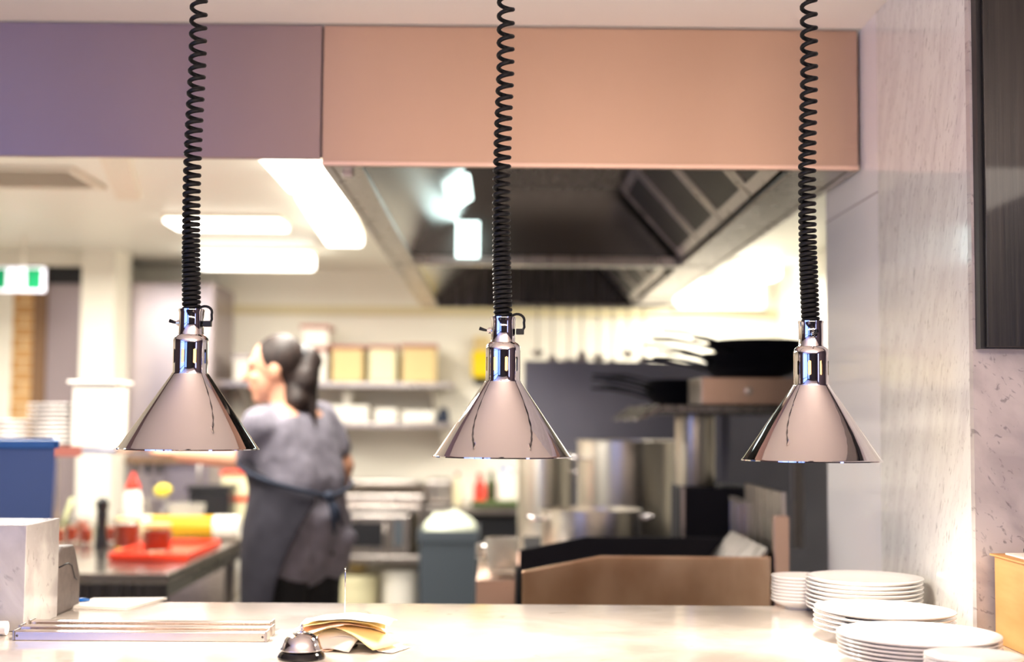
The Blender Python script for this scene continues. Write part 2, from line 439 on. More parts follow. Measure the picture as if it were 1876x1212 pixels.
# filters on the sloping right bank
fm = mat('filter_mesh', '#3c3a37', 0.4, 1.0)
n, l, b = nodes(fm)
wv = n.new('ShaderNodeTexWave'); wv.inputs['Scale'].default_value = 40; wv.bands_direction = 'Y'
tc = n.new('ShaderNodeTexCoord'); bp = n.new('ShaderNodeBump'); bp.inputs['Strength'].default_value = 0.8
l.new(tc.outputs['Object'], wv.inputs['Vector']); l.new(wv.outputs['Fac'], bp.inputs['Height']); l.new(bp.outputs['Normal'], b.inputs['Normal'])
fa, fb = Vector((HX1-0.15, 0, HZ+0.03)), Vector((0.46, 0, CEIL-0.045))
ang = math.atan2(fb.z-fa.z, fb.x-fa.x)
Lf = (fb-fa).length
for k in range(8):
    yc = 3.48+0.485*k
    if 4.85 < yc < 5.3: yc += 0.0
    if abs(yc-DV-0.015) < 0.25: continue
    mt = Matrix.Translation((hl(fa.x), yc-3.2, fa.z-HZ)) @ Matrix.Rotation(-ang, 4, 'Y')
    f = MB().box(0.03, Lf-0.03, -0.21, 0.21, -0.002, 0.008, mt).out('filter', fm, t)
    fr = MB()
    fr.box(0, 0.035, -0.235, 0.235, -0.012, 0.012, mt).box(Lf-0.035, Lf, -0.235, 0.235, -0.012, 0.012, mt)
    fr.box(0, Lf, -0.235, -0.2, -0.0125, 0.0125, mt).box(0, Lf, 0.2, 0.235, -0.0125, 0.0125, mt)
    fr.out('filter_frame', M['steel'], f)
# reflections of tube lights as glowing plates, on left baffle and divider
p1 = Vector((-0.150, 4.60, 2.215)); sl = math.atan2(0.28, 0.43)
mt = Matrix.Translation((hl(p1.x), p1.y-3.2, p1.z-HZ)) @ Matrix.Rotation(-sl, 4, 'Y')
MB().box(-0.045, 0.045, -0.20, 0.26, -0.02, -0.004, mt).out('hood_reflection', M['hoodglow'], t, bevel=0.004)
q0, q1 = at(836, 405, DV-0.01), at(878, 478, DV-0.01)
hb(MB(), q0.x, q1.x, DV-0.025, DV-0.001, q1.z+0.01, q0.z).out('hood_reflection', M['hoodglow'], t, bevel=0.004)
pb = at(640, 318, 3.3)
hb(MB(), pb.x-0.012, pb.x+0.012, 3.26, 3.30, pb.z-0.015, HZ+0.02).out('latch', M['steel'], t, bevel=0.003)

# ================================================================ HEAT LAMPS
U = 2.4/2500
def spiral_pts(x0, zb, zt, tight):
    """coil from the top of the lamp (local) upwards; pitch grows with height"""
    pts = []; z = zb; ph = 0.0; step = 2*PI/14
    while z < zt:
        h = (z-zb)
        if h < 0.12: pitch = 0.0083
        elif h < 0.26: pitch = 0.0083+(h-0.12)*0.05
        else: pitch = 0.0153+(h-0.26)*0.033
        pitch = min(pitch, 0.028)
        rr = 0.0125 if h > 0.12 else 0.0130
        sway = -0.005*math.sin(min(h, 0.45)*PI/0.45)
        pts.append((rr*math.cos(ph)+sway, rr*math.sin(ph), z))
        z += pitch/14; ph += step
    # straight end that enters the ceiling
    pts.append((pts[-1][0]*0.3, 0, zt+0.008))
    return pts

def heat_lamp(loc, label, switch_rot, loop, seedrot, drop):
    t = thing('heat_lamp', label, 'heat lamp', loc, 0, 'chrome heat lamps hanging over the pass')
    zc = 0.1325; rb = 0.0305
    sh = MB().lathe([(0.1205, 0.0), (0.1222, 0.0002), (0.1222, 0.0022), (0.1195, 0.004), (rb+0.002, zc-0.001), (rb+0.002, zc+0.001),
                     (rb-0.001, zc+0.001), (rb-0.001, zc-0.002), (0.1175, 0.004), (0.1195, 0.0)], 128).out('lamp_shade', M['chrome'], t, smooth='auto')
    # barrel with real slots
    seg = 108; mb = MB(); bm = mb.bm
    zs = [zc, zc+0.002, zc+0.0175, zc+0.0185, zc+0.0205, zc+0.0400, zc+0.0420, zc+0.0430, zc+0.052, zc+0.058, zc+0.063, zc+0.0665, zc+0.0685]
    rs = [rb+0.0004, rb, rb, rb, rb, rb, rb, rb, rb, rb, rb-0.0012, rb-0.0042, rb-0.0075]
    for inset in (0.0, 0.0011):
        rings = [[bm.verts.new(((r-inset)*math.cos(2*PI*k/seg+seedrot), (r-inset)*math.sin(2*PI*k/seg+seedrot), z)) for k in range(seg)] for r, z in zip(rs, zs)]
        for i in range(len(zs)-1):
            for k in range(seg):
                q = k % 12
                if (3 <= i <= 5 and q in (0, 1, 2)) or (i in (2, 6) and q == 1): continue
                f_ = (rings[i][k], rings[i][(k+1) % seg], rings[i+1][(k+1) % seg], rings[i+1][k])
                bm.faces.new(f_ if not inset else f_[::-1])
    mb.out('lamp_barrel', M['chrome'], t, smooth=True)
    zn = zc+0.0675
    nk = MB().lathe([(0.0, zn), (0.0222, zn), (0.0222, zn+0.002), (0.0215, zn+0.004), (0.0215, zn+0.040), (0.0226, zn+0.043), (0.0226, zn+0.046), (0.0200, zn+0.046), (0.0195, zn+0.030), (0, zn+0.030)], 64)
    nk.out('lamp_neck', M['chrome'], t, smooth='auto')
    # bulb
    MB().lathe([(0, 0.030), (0.03, 0.033), (0.047, 0.045), (0.05, 0.06), (0.043, 0.078), (0.03, 0.10), (0.022, 0.125), (0.018, 0.150), (0.018, 0.188), (0, 0.192)], 40).out('bulb', M['bulb'], t, smooth=True)
    # switch
    mt = Matrix.Rotation(switch_rot, 4, 'Z')
    zsw = zn+0.022
    mb = MB()
    for a, b_, r in (((0.021, 0, zsw), (0.026, 0, zsw), 0.0055), ((0.026, 0, zsw), (0.0285, 0, zsw), 0.0035)):
        mb.tube([mt @ Vector(a), mt @ Vector(b_)], r, 14)
    s1 = mb.out('switch', M['chrome'], t, smooth='auto')
    MB().tube([mt @ Vector((0.028, 0, zsw)), mt @ Vector((0.034, 0, zsw+0.0015)), mt @ Vector((0.042, 0, zsw+0.004))], [0.0018, 0.0026, 0.0034], 10).out('switch_lever', M['black'], s1, smooth=True)
    ztop = zn+0.046
    if loop:
        pts = [(0.010, 0.0, ztop+0.004)]
        for k in range(11):
            a = PI*0.97 - k*PI*1.08/10
            pts.append((0.0245+0.0125*math.cos(a), -0.006, ztop-0.006+0.011*math.sin(a)))
        pts += [(0.037, -0.006, ztop-0.018), (0.033, -0.006, ztop-0.026), (0.0225, -0.006, ztop-0.028)]
        cl = MB().tube(pts, 0.0023, 10).out('cord_loop', M['cord'], t, smooth=True)
        MB().box(0.0225, 0.0365, -0.0115, -0.0005, ztop-0.031, ztop-0.021).out('cord_clip', M['black'], cl, bevel=0.001)
    # coiled cord up to the ceiling
    pts = spiral_pts(0, zn+0.034, drop-0.012, 0.046)
    MB().tube(pts, 0.0041, 8).out('coiled_cord', M['cord'], t, smooth=True)
    MB().lathe([(0, drop-0.022), (0.02, drop-0.022), (0.035, drop-0.012), (0.036, drop), (0, drop)], 32).out('ceiling_mount', M['chrome'], t, smooth='auto')
    ld = bpy.data.lights.new('heat_lamp_light', 'SPOT')
    ld.energy = L_HEAT; ld.color = lin('#fff2e2')[:3]; ld.spot_size = R(158); ld.spot_blend = 0.7; ld.shadow_soft_size = 0.045
    lo = bpy.data.objects.new('heat_lamp_light', ld); C.objects.link(lo); lo.parent = t; lo.location = (0, 0, 0.022)
    return t
for (px, py, lab, srot, loop, sr) in ((345.5, 827, 'leftmost chrome heat lamp hanging in front of the cook', PI-0.25, True, 0.19),
                                     (920, 841, 'middle chrome heat lamp hanging in front of the grey bin', PI-0.1, True, -0.06),
                                     (1487, 848, 'rightmost chrome heat lamp hanging near the marble pillar', -PI/2+0.02, False, 0.13)):
    p = at(px, py-4, 2.4)
    heat_lamp((p.x, 2.4, p.z), lab, srot, loop, sr, CEIL-p.z-0.001)

# ================================================================ ON THE COUNTER
# marble block at the left
bx = at(46, 1060, 2.475).x
t = box('marble_block', -0.55, 0, 0, 0.185, 0, 0.188, M['marbleblock'], bevel=0.0015)
tag(t, 'square marble upstand block at the left end of the counter', 'block', loc=(bx, 2.475, CT+0.0005))
sc_ = MB().lathe([(0, 0), (0.004, 0), (0.0035, 0.003), (0, 0.004)], 16, mtx=Matrix.Translation((bx-0.049, 2.4745, at(0, 1048, 2.475).z)) @ Matrix.Rotation(R(90), 4, 'X')).out('screw', M['penblue'], smooth='auto')
sc_.parent = t; sc_.matrix_parent_inverse = Matrix.Translation((-bx, -2.475, -CT-0.0005))
# receipt printer
prx = -0.852
t = thing('receipt_printer', 'grey receipt printer standing behind the marble block', 'printer', (prx-0.07, 2.73, CT+0.0005))
ol = [(-0.055, 0), (0.085, 0), (0.085, 0.06), (0.062, 0.098), (0.045, 0.122), (0.035, 0.128), (-0.03, 0.13), (-0.055, 0.12)]
MB().prism(ol, -0.07, 0.07, 'x').out('printer_body', M['printer'], t, bevel=0.004, segs=3)
MB().tube([(0.0705, -0.053, 0.092), (0.0705, 0.0, 0.095), (0.0705, 0.025, 0.088), (0.0705, 0.045, 0.062), (0.0705, 0.06, 0.056)], 0.0014, 6).out('lid_seam', M['black'], t, smooth=True)
MB().box(-0.05, 0.05, -0.0575, -0.0545, 0.085, 0.105).out('paper_slot', M['black'], t)
# paper roll
t = MB().tube([(-0.11, 0, 0.0125), (0.11, 0, 0.0125)], 0.0123, 24).out('paper_roll', M['paper'], smooth='auto')
tag(t, 'white rolled paper lying in front of the marble block', 'paper roll', loc=(atz(20, 1160, CT).x-0.11, 2.435, CT+0.0003))
# steel ticket rails
def rail(x0, x1, y, label, wd=0.03):
    L = x1-x0
    t = thing('ticket_rail', label, 'ticket rail', ((x0+x1)/2, y, CT+0.0003), 0, 'steel ticket rails on the counter')
    MB().prism([(-wd/2, 0), (wd/2, 0), (wd/2, 0.012), (wd/4, 0.0155), (-wd/4, 0.0165), (-wd/2, 0.015)], -L/2+0.004, L/2-0.004, 'x').out('rail_body', mat('rail_steel', '#d8ccc4', 0.2, 1.0), t, bevel=0.001)
    for s in (-1, 1):
        e = MB().box(s*(L/2-0.002)-0.002, s*(L/2-0.002)+0.002, -wd/2-0.0008, wd/2+0.0008, 0, 0.0175).out('end_cap', M['steel'], t, bevel=0.0008)
        MB().lathe([(0, 0), (0.0022, 0), (0, 0.0012)], 12, mtx=Matrix.Translation((s*(L/2-0.008), -wd/2, 0.008)) @ Matrix.Rotation(R(90), 4, 'X')).out('rivet', M['darksteel'], t)
    return t
rail(-0.834, -0.397, 2.395, 'nearest of the three long steel ticket rails')
rail(-0.845, -0.398, 2.455, 'middle one of the three long steel ticket rails')
rail(-0.848, -0.408, 2.515, 'farthest of the three long steel ticket rails')
# order pad and pen behind
t = thing('order_pad', 'white order pad lying at the rear edge of the counter', 'notepad', (0, 0, CT+0.0003))
pa = [atz(170, 1099, CT), atz(306, 1098, CT), atz(232, 1118, CT), atz(128, 1114, CT)]
pc = sum(pa, Vector())/4; t.location = (pc.x, pc.y, CT+0.0003)
MB().prism([((p-pc).x, (p-pc).y) for p in pa], 0, 0.004, 'z').out('pad_block', M['paper'], t)
MB().prism([((p-pc).x*0.985+0.001, (p-pc).y*0.985) for p in pa], 0.0045, 0.0052, 'z').out('top_sheet', M['paper'], t)
t = thing('ballpoint_pen', 'blue ballpoint pen lying beside the printer', 'pen', (atz(150, 1101, CT+0.008).x, 2.838, CT+0.0046), R(6))
MB().tube([(-0.09, 0, 0.0045), (0.0, 0, 0.0045)], 0.0043, 12).out('pen_barrel', M['penblue'], t, smooth='auto')
MB().tube([(0.0, 0, 0.0045), (0.012, 0, 0.0045)], [0.0042, 0.002], 12).out('pen_end', M['bluelip'], t, smooth='auto')
# service bell
bp_ = atz(554, 1203, CT)
t = thing('service_bell', 'chrome counter service bell with black base', 'bell', (bp_.x, 2.225, CT+0.0003))
MB().lathe([(0, 0), (0.038, 0), (0.0385, 0.003), (0.036, 0.008), (0.031, 0.012), (0, 0.012)], 64).out('bell_base', mat('bell_base_black', '#0d0c10', 0.12, 0.4, coat=0.5), t, smooth='auto')
MB().lathe([(0.033, 0.0135), (0.0345, 0.014), (0.034, 0.0155), (0.0315, 0.018), (0.030, 0.024), (0.026, 0.032), (0.019, 0.038), (0.010, 0.0412), (0, 0.042)], 64).out('bell_dome', M['chrome'], t, smooth=True)
MB().lathe([(0, 0.0415), (0.004, 0.0415), (0.0042, 0.044), (0.0022, 0.045), (0.0022, 0.049), (0.0032, 0.050), (0.0032, 0.0525), (0.001, 0.0545), (0, 0.056)], 20).out('bell_button', M['chrome'], t, smooth='auto')
# ticket spike and its tickets
sp = atz(637, 1186, CT)
SY = 2.345; SX = at(632, 1100, SY).x
t = thing('ticket_spike', 'thin steel ticket spike standing by the service bell', 'spike', (SX, SY, CT+0.0003))
zt = at(632, 1038, SY).z-CT
MB().lathe([(0, 0), (0.022, 0), (0.023, 0.002), (0.021, 0.004), (0, 0.005)], 40).out('spike_base', M['steel'], t, smooth='auto')
MB().tube([(0, 0, 0.004), (0, 0, zt-0.012), (0.0003, 0, zt)], [0.0011, 0.0011, 0.0002], 10).out('needle', M['chrome'], t, smooth=True)
def ticket(i, z, rot, lx, ly, curl, fold, m, label, offx=0, offy=0):
    lx *= 1.45; ly *= 1.35; curl *= 0.95; offx = offx*1.4+0.006
    mb = MB(); nx, ny = 14, 8; g = []
    rnd = random.Random(i*13+5)
    ph = rnd.random()*6
    for a in range(nx+1):
        row = []
        for b_ in range(ny+1):
            u, v = a/nx-0.5, b_/ny-0.5
            x, y = u*lx+offx, v*ly+offy
            zz = -curl*(abs(u)**1.6)*2.2 + fold*math.sin(v*5+ph)*0.5*abs(u) + 0.0012*math.sin(u*19+ph*2+v*7)*abs(u)*2
            zz = max(zz, -z+0.0012+0.0004*i)
            row.append(mb.bm.verts.new((x*math.cos(rot)-y*math.sin(rot), x*math.sin(rot)+y*math.cos(rot), zz)))
        g.append(row)
    for a in range(nx):
        for b_ in range(ny):
            mb.bm.faces.new((g[a][b_], g[a+1][b_], g[a+1][b_+1], g[a][b_+1]))
    o = mb.out('order_ticket', m, smooth=True, solid=0.0004)
    return tag(o, label, 'paper ticket', 'order tickets on the spike', loc=(SX, SY, CT+z))
ticket(0, 0.012, R(-8), 0.110, 0.055, 0.020, 0.004, M['paper'], 'lowest white ticket on the spike, resting on its base', 0.006)
ticket(1, 0.018, R(38), 0.105, 0.055, 0.028, 0.006, M['pinkpaper'], 'pale orange ticket low on the spike, under the white ones', 0.008)
ticket(2, 0.024, R(-24), 0.125, 0.050, 0.050, 0.010, M['paper'], 'white ticket on the spike whose right corner curls down to the counter', 0.010)
ticket(3, 0.030, R(64), 0.090, 0.060, 0.040, 0.008, M['paper'], 'white ticket on the spike turned towards the bell', 0.0, -0.006)
ticket(4, 0.036, R(-36), 0.115, 0.052, 0.040, 0.008, M['yellowpaper'], 'yellow ticket on the spike drooping to the right', 0.004)
ticket(5, 0.042, R(16), 0.100, 0.055, 0.024, 0.008, M['pinkpaper'], 'pale orange ticket just below the top yellow one', -0.010)
ticket(6, 0.047, R(4), 0.098, 0.055, 0.018, 0.006, M['yellowpaper'], 'yellow ticket directly below the topmost ticket', -0.006)
ticket(7, 0.051, R(-6), 0.104, 0.058, 0.012, 0.006, M['paper'], 'topmost white ticket on the spike', 0.002)

# plates
def plate_mb(r, h, foot=0.6):
    return MB().lathe([(0, 0.0035), (r*foot-0.004, 0.003), (r*foot-0.003, 0), (r*foot, 0), (r*foot+0.003, 0.004), (r*0.86, h*0.55), (r*0.985, h-0.003), (r, h-0.0012), (r*0.995, h),
                       (r*0.97, h-0.0005), (r*0.84, h*0.55+0.004), (r*0.66, 0.0075), (0, 0.0065)], 72)
ords = ['topmost', 'second', 'third', 'fourth', 'fifth', 'sixth', 'seventh', 'eighth', 'ninth', 'tenth']
def stack(cx, cy, r, h, n, step, where, foot=0.6, kind='plate', tilt=0):
    first = None
    me = None
    for k in range(n):
        o = None
        idx = n-1-k
        lab = f'{ords[idx]} white {kind}' + ('' if idx == 0 else ' from the top') + f' of {where}'
        jx, jy = random.uniform(-.0012, .0012), random.uniform(-.0012, .0012)
        if first is None:
            o = plate_mb(r, h, foot).out(kind, M['porcelain'], smooth='auto'); first = o
        else:
            o = first.copy(); C.objects.link(o)
        tag(o, lab, kind, f'{kind}s in {where}', loc=(cx+jx, cy+jy, CT+0.0003+k*step))
        if tilt: o.rotation_euler = (0, R(tilt), 0); o.location.z += r*foot*abs(math.sin(R(tilt)))
stack(0.672, 2.20, 0.128, 0.019, 6, 0.0063, 'the nearest large plate stack', 0.55)
stack(0.690, 2.465, 0.124, 0.019, 5, 0.0082, 'the middle plate stack', 0.55, tilt=0.9)
stack(0.722, 2.715, 0.113, 0.024, 8, 0.0082, 'the bowl stack against the marble pillar', 0.5, 'bowl')
stack(0.626, 2.853, 0.060, 0.020, 8, 0.0068, 'the small dish stack at the rear counter edge', 0.5, 'dish')
stack(0.685, 1.985, 0.070, 0.014, 7, 0.0063, 'the low saucer stack in the lower right corner', 0.5, 'saucer')

# cardboard box with papers, at the right edge
bl = atz(1827, 1190, CT)
t = thing('cardboard_box', 'tan cardboard box standing in front of the marble pillar', 'box', (0.878, 2.13, CT+0.0003))
zt = at(1818, 1014, 2.43).z-CT
MB().box(0.0, 0.32, 0.0, 0.30, 0, zt-0.004).out('box_body', M['card'], t, bevel=0.001)
MB().box(-0.006, 0.33, -0.006, 0.308, zt-0.0035, zt).out('box_lid', M['card'], t, bevel=0.0008)
t = tag(MB().box(0.012, 0.29, 0.02, 0.28, 0, 0.003).out('paper_sheet', M['paper']), 'white sheet of paper on the cardboard box', 'paper', loc=(0.878, 2.13, CT+0.0008+zt))
t = tag(MB().box(0, 0.12, 0, 0.05, 0, 0.012).out('stapler', M['black'], bevel=0.004), 'small black object on the paper on the cardboard box', 'stapler', loc=(0.878+0.035, 2.34, CT+0.0045+zt))

# dark wood wall cabinet
c0 = at(1801, 637, 2.412)
t = thing('wall_cabinet', 'dark stained wooden wall cabinet on the marble pillar', 'cabinet', (c0.x, 2.412, c0.z))
H = CEIL-0.002-c0.z
MB().box(0.0, 0.9, 0.012, 0.037, 0, H).out('cabinet_body', M['black'], t)
MB().box(0.008, 0.9, 0, 0.011, 0.002, H).out('door', M['wood'], t, bevel=0.0015)

# ================================================================ LEFT PART OF THE KITCHEN
# blue tub on a steel stand
t = thing('tub_stand', 'steel stand under the blue tub behind the marble block', 'stand', (-1.42, 3.58, 0))
MB().box(-0.3, 0.3, -0.2, 0.2, 0.86, 0.9).out('stand_top', M['steel'], t)
for sx in (-1, 1):
    for sy in (-1, 1): box('leg', sx*0.28-0.02, sx*0.28+0.02, sy*0.18-0.02, sy*0.18+0.02, 0, 0.859, M['steel'], t)
tz0, tz1 = 0.901, at(60, 806, 3.4).z
xr = at(90, 870, 3.4).x
t = thing('plastic_tub', 'tall blue plastic tub at the left edge', 'tub', (xr-0.26, 3.52, tz0), R(18))
hh = tz1-tz0
mb = MB(); 
v = [mb.bm.verts.new((x*s, y*s2, z)) for z, s, s2 in ((0, 0.95, 0.95), (hh, 1, 1)) for x, y in ((-0.22, -0.17), (0.22, -0.17), (0.22, 0.17), (-0.22, 0.17))]
mb.bm.faces.new(v[0:4]); 
for k in range(4): mb.bm.faces.new((v[k], v[(k+1) % 4], v[4+(k+1) % 4], v[4+k]))
mb.out('tub_body', M['blue'], t, solid=0.004)
MB().box(-0.23, 0.23, -0.182, -0.168, hh-0.02, hh).box(-0.23, 0.23, 0.168, 0.182, hh-0.02, hh).box(-0.232, -0.216, -0.182, 0.182, hh-0.0195, hh-0.0005).box(0.216, 0.232, -0.182, 0.182, hh-0.0195, hh-0.0005).out('tub_rim', M['bluelip'], t, bevel=0.003)

# exit sign
e0, e1 = at(-58, 488, 7.0), at(78, 534, 7.0)
t = thing('exit_sign', 'green and white illuminated exit sign hanging from the ceiling', 'exit sign', ((e0.x+e1.x)/2, 7.0, e1.z))
w2 = (e1.x-e0.x)/2; hs = e0.z-e1.z
MB().box(-w2, w2, 0.0, 0.05, 0, hs).out('sign_body', M['exitwhite'], t, bevel=0.004)
MB().box(-w2+0.008, w2-0.188, -0.003, -0.0005, 0.012, hs-0.008).out('green_field', M['green'], t)
MB().box(w2-0.085, w2-0.006, -0.003, -0.0005, 0.012, hs-0.008).out('green_field', M['green'], t)
# running figure pictogram on the white field
xm = w2-0.137
fg = MB()
fg.ball((xm+0.005, -0.002, hs*0.80), (0.009, 0.001, 0.009), 12, 8)
for a, b_ in (((0.0, 0.68), (-0.006, 0.42)), ((-0.006, 0.42), (0.016, 0.30)), ((0.016, 0.30), (0.012, 0.12)), ((-0.006, 0.42), (-0.02, 0.28)), ((-0.02, 0.28), (-0.034, 0.24)),
             ((0.0, 0.66), (0.022, 0.55)), ((0.0, 0.66), (-0.02, 0.52))):
    fg.tube([(xm+a[0], -0.002, hs*a[1]), (xm+b_[0], -0.002, hs*b_[1])], 0.004, 6)
fg.out('running_figure', M['green'], t)
MB().tube([(-0.08, 0.025, hs), (-0.08, 0.025, CEIL-e1.z-0.001)], 0.006, 8).out('hanging_rod', M['white'], t)
MB().tube([(0.08, 0.025, hs), (0.08, 0.025, CEIL-e1.z-0.001)], 0.006, 8).out('hanging_rod', M['white'], t)

# ceiling diffuser (air vent) and smoke-white box
v0 = atz(62, 322, CEIL)
M['ventback'] = mat('vent_grey', '#a09888', 0.6)
t = thing('air_vent', 'square ceiling air vent with angled vanes, upper left', 'air vent', (v0.x, v0.y, CEIL-0.012))
MB().box(-0.22, 0.22, -0.22, -0.19, -0.004, 0.011).box(-0.22, 0.22, 0.19, 0.22, -0.004, 0.011).box(-0.22, -0.19, -0.19, 0.19, -0.004, 0.011).box(0.19, 0.22, -0.19, 0.19, -0.004, 0.011).out('vent_frame', M['white'], t)
MB().box(-0.19, 0.19, -0.19, 0.19, 0.006, 0.011).out('vent_backing', M['ventback'], t)
for k in range(8):
    mt = Matrix.Translation((0, -0.16+k*0.046, 0.0)) @ Matrix.Rotation(R(35), 4, 'X')
    MB().box(-0.188, 0.188, -0.013, 0.013, -0.0012, 0.0012, mt).out('vane', M['white'], t)
# fluorescent fittings
def fitting(name_lab, cx, cy, lx, ly, rotz=0, h=0.075, end=0.03):
    t = thing('fluorescent_light', name_lab, 'ceiling light', (cx, cy, CEIL-0.001), rotz, 'fluorescent ceiling lights')
    MB().box(-lx/2, lx/2, -ly/2, ly/2, -0.02, 0).out('light_base', M['white'], t)
    MB().box(-lx/2+0.008, lx/2-0.008, -ly/2+0.008, ly/2-0.008, -h, -0.021).out('diffuser', M['tubeglow'], t, bevel=0.02, segs=3)
    return t
a0, a1 = atz(540, 330, CEIL-0.07), atz(628, 452, CEIL-0.07)
def fit_line(lab, pa, pb, wd):
    c = (pa+pb)/2; d = pb-pa
    return fitting(lab, c.x, c.y, wd, d.length, math.atan2(-d.x, d.y))
fit_line('long fluorescent ceiling light nearest the hood, front one of a pair', atz(515, 283, CEIL-0.07), atz(572, 352, CEIL-0.07), 0.20)
fit_line('long fluorescent ceiling light beside the hood, rear one of a pair', atz(584, 364, CEIL-0.07), atz(632, 450, CEIL-0.07), 0.20)
ca = at(475, 475, 7.6)
fitting('fluorescent ceiling light crossing above the cook, farther from the hood', ca.x-0.02, 7.6, 0.66, 0.2, 0, 0.105)
cb = atz(455, 425, CEIL-0.05)
fitting('fluorescent ceiling light in front of the crossing one, above the cook', cb.x-0.08, cb.y-0.1, 0.55, 0.3, 0, 0.04)
cc = at(1384, 492, 7.9)
fitting('fluorescent ceiling light at the right, above the rear window', cc.x, 7.9, 0.27, 0.25, 0, 0.11)
cdx = atz(222, 325, CEIL-0.02)
t = tag(MB().box(-0.05, 0.05, -0.5, 0.5, -0.03, 0).out('ceiling_batten', M['white'], bevel=0.004), 'narrow white unlit ceiling batten at upper left', 'batten', loc=(cdx.x, cdx.y, CEIL-0.001), rotz=R(12))

# cold room panel
fx0, fx1 = at(212, 600, 7.95).x, at(389, 600, 7.95).x
t = thing('upright_fridge', 'tall mauve grey stainless fridge left of the cook', 'fridge', ((fx0+fx1)/2, 8.27, 0))
wd = (fx1-fx0)/2
MB().box(-wd, wd, -0.29, 0.31, 0.08, 2.22).out('fridge_body', M['fridge'], t, bevel=0.004)
MB().box(-wd+0.005, wd-0.005, -0.325, -0.291, 0.1, 2.21).out('door', M['fridge'], t, bevel=0.006)
for s in (-1, 1): MB().tube([(s*(wd-0.05), -0.2, 0), (s*(wd-0.05), -0.2, 0.079)], 0.02, 12).out('foot', M['black'], t)
MB().tube([(wd-0.05, -0.326, 0.9), (wd-0.05, -0.36, 0.92), (wd-0.05, -0.36, 1.2), (wd-0.05, -0.326, 1.22)], 0.009, 10).out('handle', M['steel'], t, smooth=True)

# prep table
TZ = 0.90
tx = -1.13
t = thing('prep_table', 'long stainless prep table running beside the cook', 'table', (tx-0.6, 4.72, 0))
MB().box(-0.6, 0.6, 0, 2.5, TZ-0.035, TZ).out('tabletop', noisy(mat('table_steel', '#a8a098', 0.22, 1.0), '#9a928c', '#b4aca4', (2, 2, 1), 3, rough=(0.14, 0.26)), t, bevel=0.004)
MB().box(-0.6, 0.6, -0.001, 0.012, TZ-0.115, TZ-0.036).box(0.588, 0.6, 0.013, 2.5, TZ-0.08, TZ-0.036).out('apron_rail', M['darksteel'], t)
for x in (-0.57, 0.57):
    for y in (0.035, 1.25, 2.46): box('leg', x-0.02, x+0.02, y-0.02, y+0.02, 0, TZ-0.036, M['steel'], t)
MB().box(-0.55, 0.55, 0.016, 2.44, 0.62, 0.64).out('undershelf', M['steel'], t)
MB().box(0.6, 0.625, 0.05, 2.45, 0.60, 0.655).out('shelf_rail', M['steel'], t, bevel=0.01)
for k in range(2):
    d = MB().box(-0.54+0.42*k, -0.13+0.42*k, -0.014, 0.0145, TZ-0.30, TZ-0.118).out('drawer', M['drawer'], t, bevel=0.004)
    MB().tube([(-0.42+0.42*k, -0.015, TZ-0.17), (-0.42+0.42*k, -0.035, TZ-0.17), (-0.25+0.42*k, -0.035, TZ-0.17), (-0.25+0.42*k, -0.015, TZ-0.17)], 0.005, 8).out('handle', M['steel'], d, smooth=True)
TT = TZ+0.0006
def tp(px, Y, z=TT): return at(px, 1000, Y).x
# red tray
ya, yb = 5.12, 5.72
t = thing('serving_tray', 'bright red plastic tray on the prep table', 'tray', ((at(200, 1020, ya).x+tx-0.03)/2, (ya+yb)/2, TT))
wx = (tx-0.03-at(200, 1020, ya).x)/2
MB().box(-wx, wx, -0.29, 0.29, 0, 0.008).out('tray_base', M['red'], t, bevel=0.003)
mbx = MB()
for x0, x1, y0, y1 in ((-wx-0.006, wx+0.006, -0.298, -0.286), (-wx-0.006, wx+0.006, 0.286, 0.298), (-wx-0.006, -wx+0.006, -0.285, 0.285), (wx-0.006, wx+0.006, -0.285, 0.285)):
    mbx.box(x0, x1, y0, y1, 0.004, 0.028)
mbx.out('tray_rim', M['red'], t, bevel=0.003)
trz = TT+0.009
def jar(x, y, z, r, h, label, fill='jarred', group=None, lid=None, fillh=0.6, m2=None):
    t = thing('glass_jar', label, 'jar', (x, y, z), 0, group)
    MB().lathe([(0, 0), (r*0.92, 0), (r, 0.006), (r, h*0.82), (r*0.86, h*0.9), (r*0.88, h), (r*0.84, h), (r*0.82, h*0.9), (r*0.94, h*0.8), (r*0.94, 0.008), (0, 0.006)], 32).out('jar_glass', M['glass'], t, smooth='auto')
    MB().lathe([(0, 0.008), (r*0.92, 0.009), (r*0.92, h*fillh), (0, h*fillh+0.003)], 28).out('jar_contents', M[fill], t, smooth='auto')
    if lid: MB().lathe([(0, h+0.001), (r*0.94, h+0.001), (r*0.95, h+0.014), (0, h+0.016)], 28).out('lid', M[lid], t, smooth='auto')
    return t
jar(at(232, 1000, 5.5).x, 5.5, trz, 0.052, 0.110, 'left one of two large jars of red preserve on the red tray', group='jars on the red tray', fillh=0.86, lid='carton')
jar(at(288, 1000, 5.4).x, 5.4, trz, 0.056, 0.095, 'right one of two large jars of red preserve on the red tray', group='jars on the red tray', fillh=0.86, lid='carton')
sm = [(104, 5.75, 'jarred'), (130, 5.85, 'jarred'), (157, 5.8, 'jarred'), (184, 5.95, 'herb'), (205, 5.86, 'jarred'), (118, 6.2, 'herb'), (150, 6.15, 'jarred')]
wh = ['beside the marble block, with a paddle in it', 'second from the marble block', 'third from the marble block', 'with dark green contents, below the squeeze bottle', 'just left of the red tray jars', 'with green contents in the back row', 'red one in the back row']
for (px, Y, f), wtxt in zip(sm, wh):
    jar(at(px, 1000, Y).x, Y, TT, 0.027, 0.085, 'small glass jar '+wtxt, fill=f, group='small glass jars on the prep table', fillh=0.75)
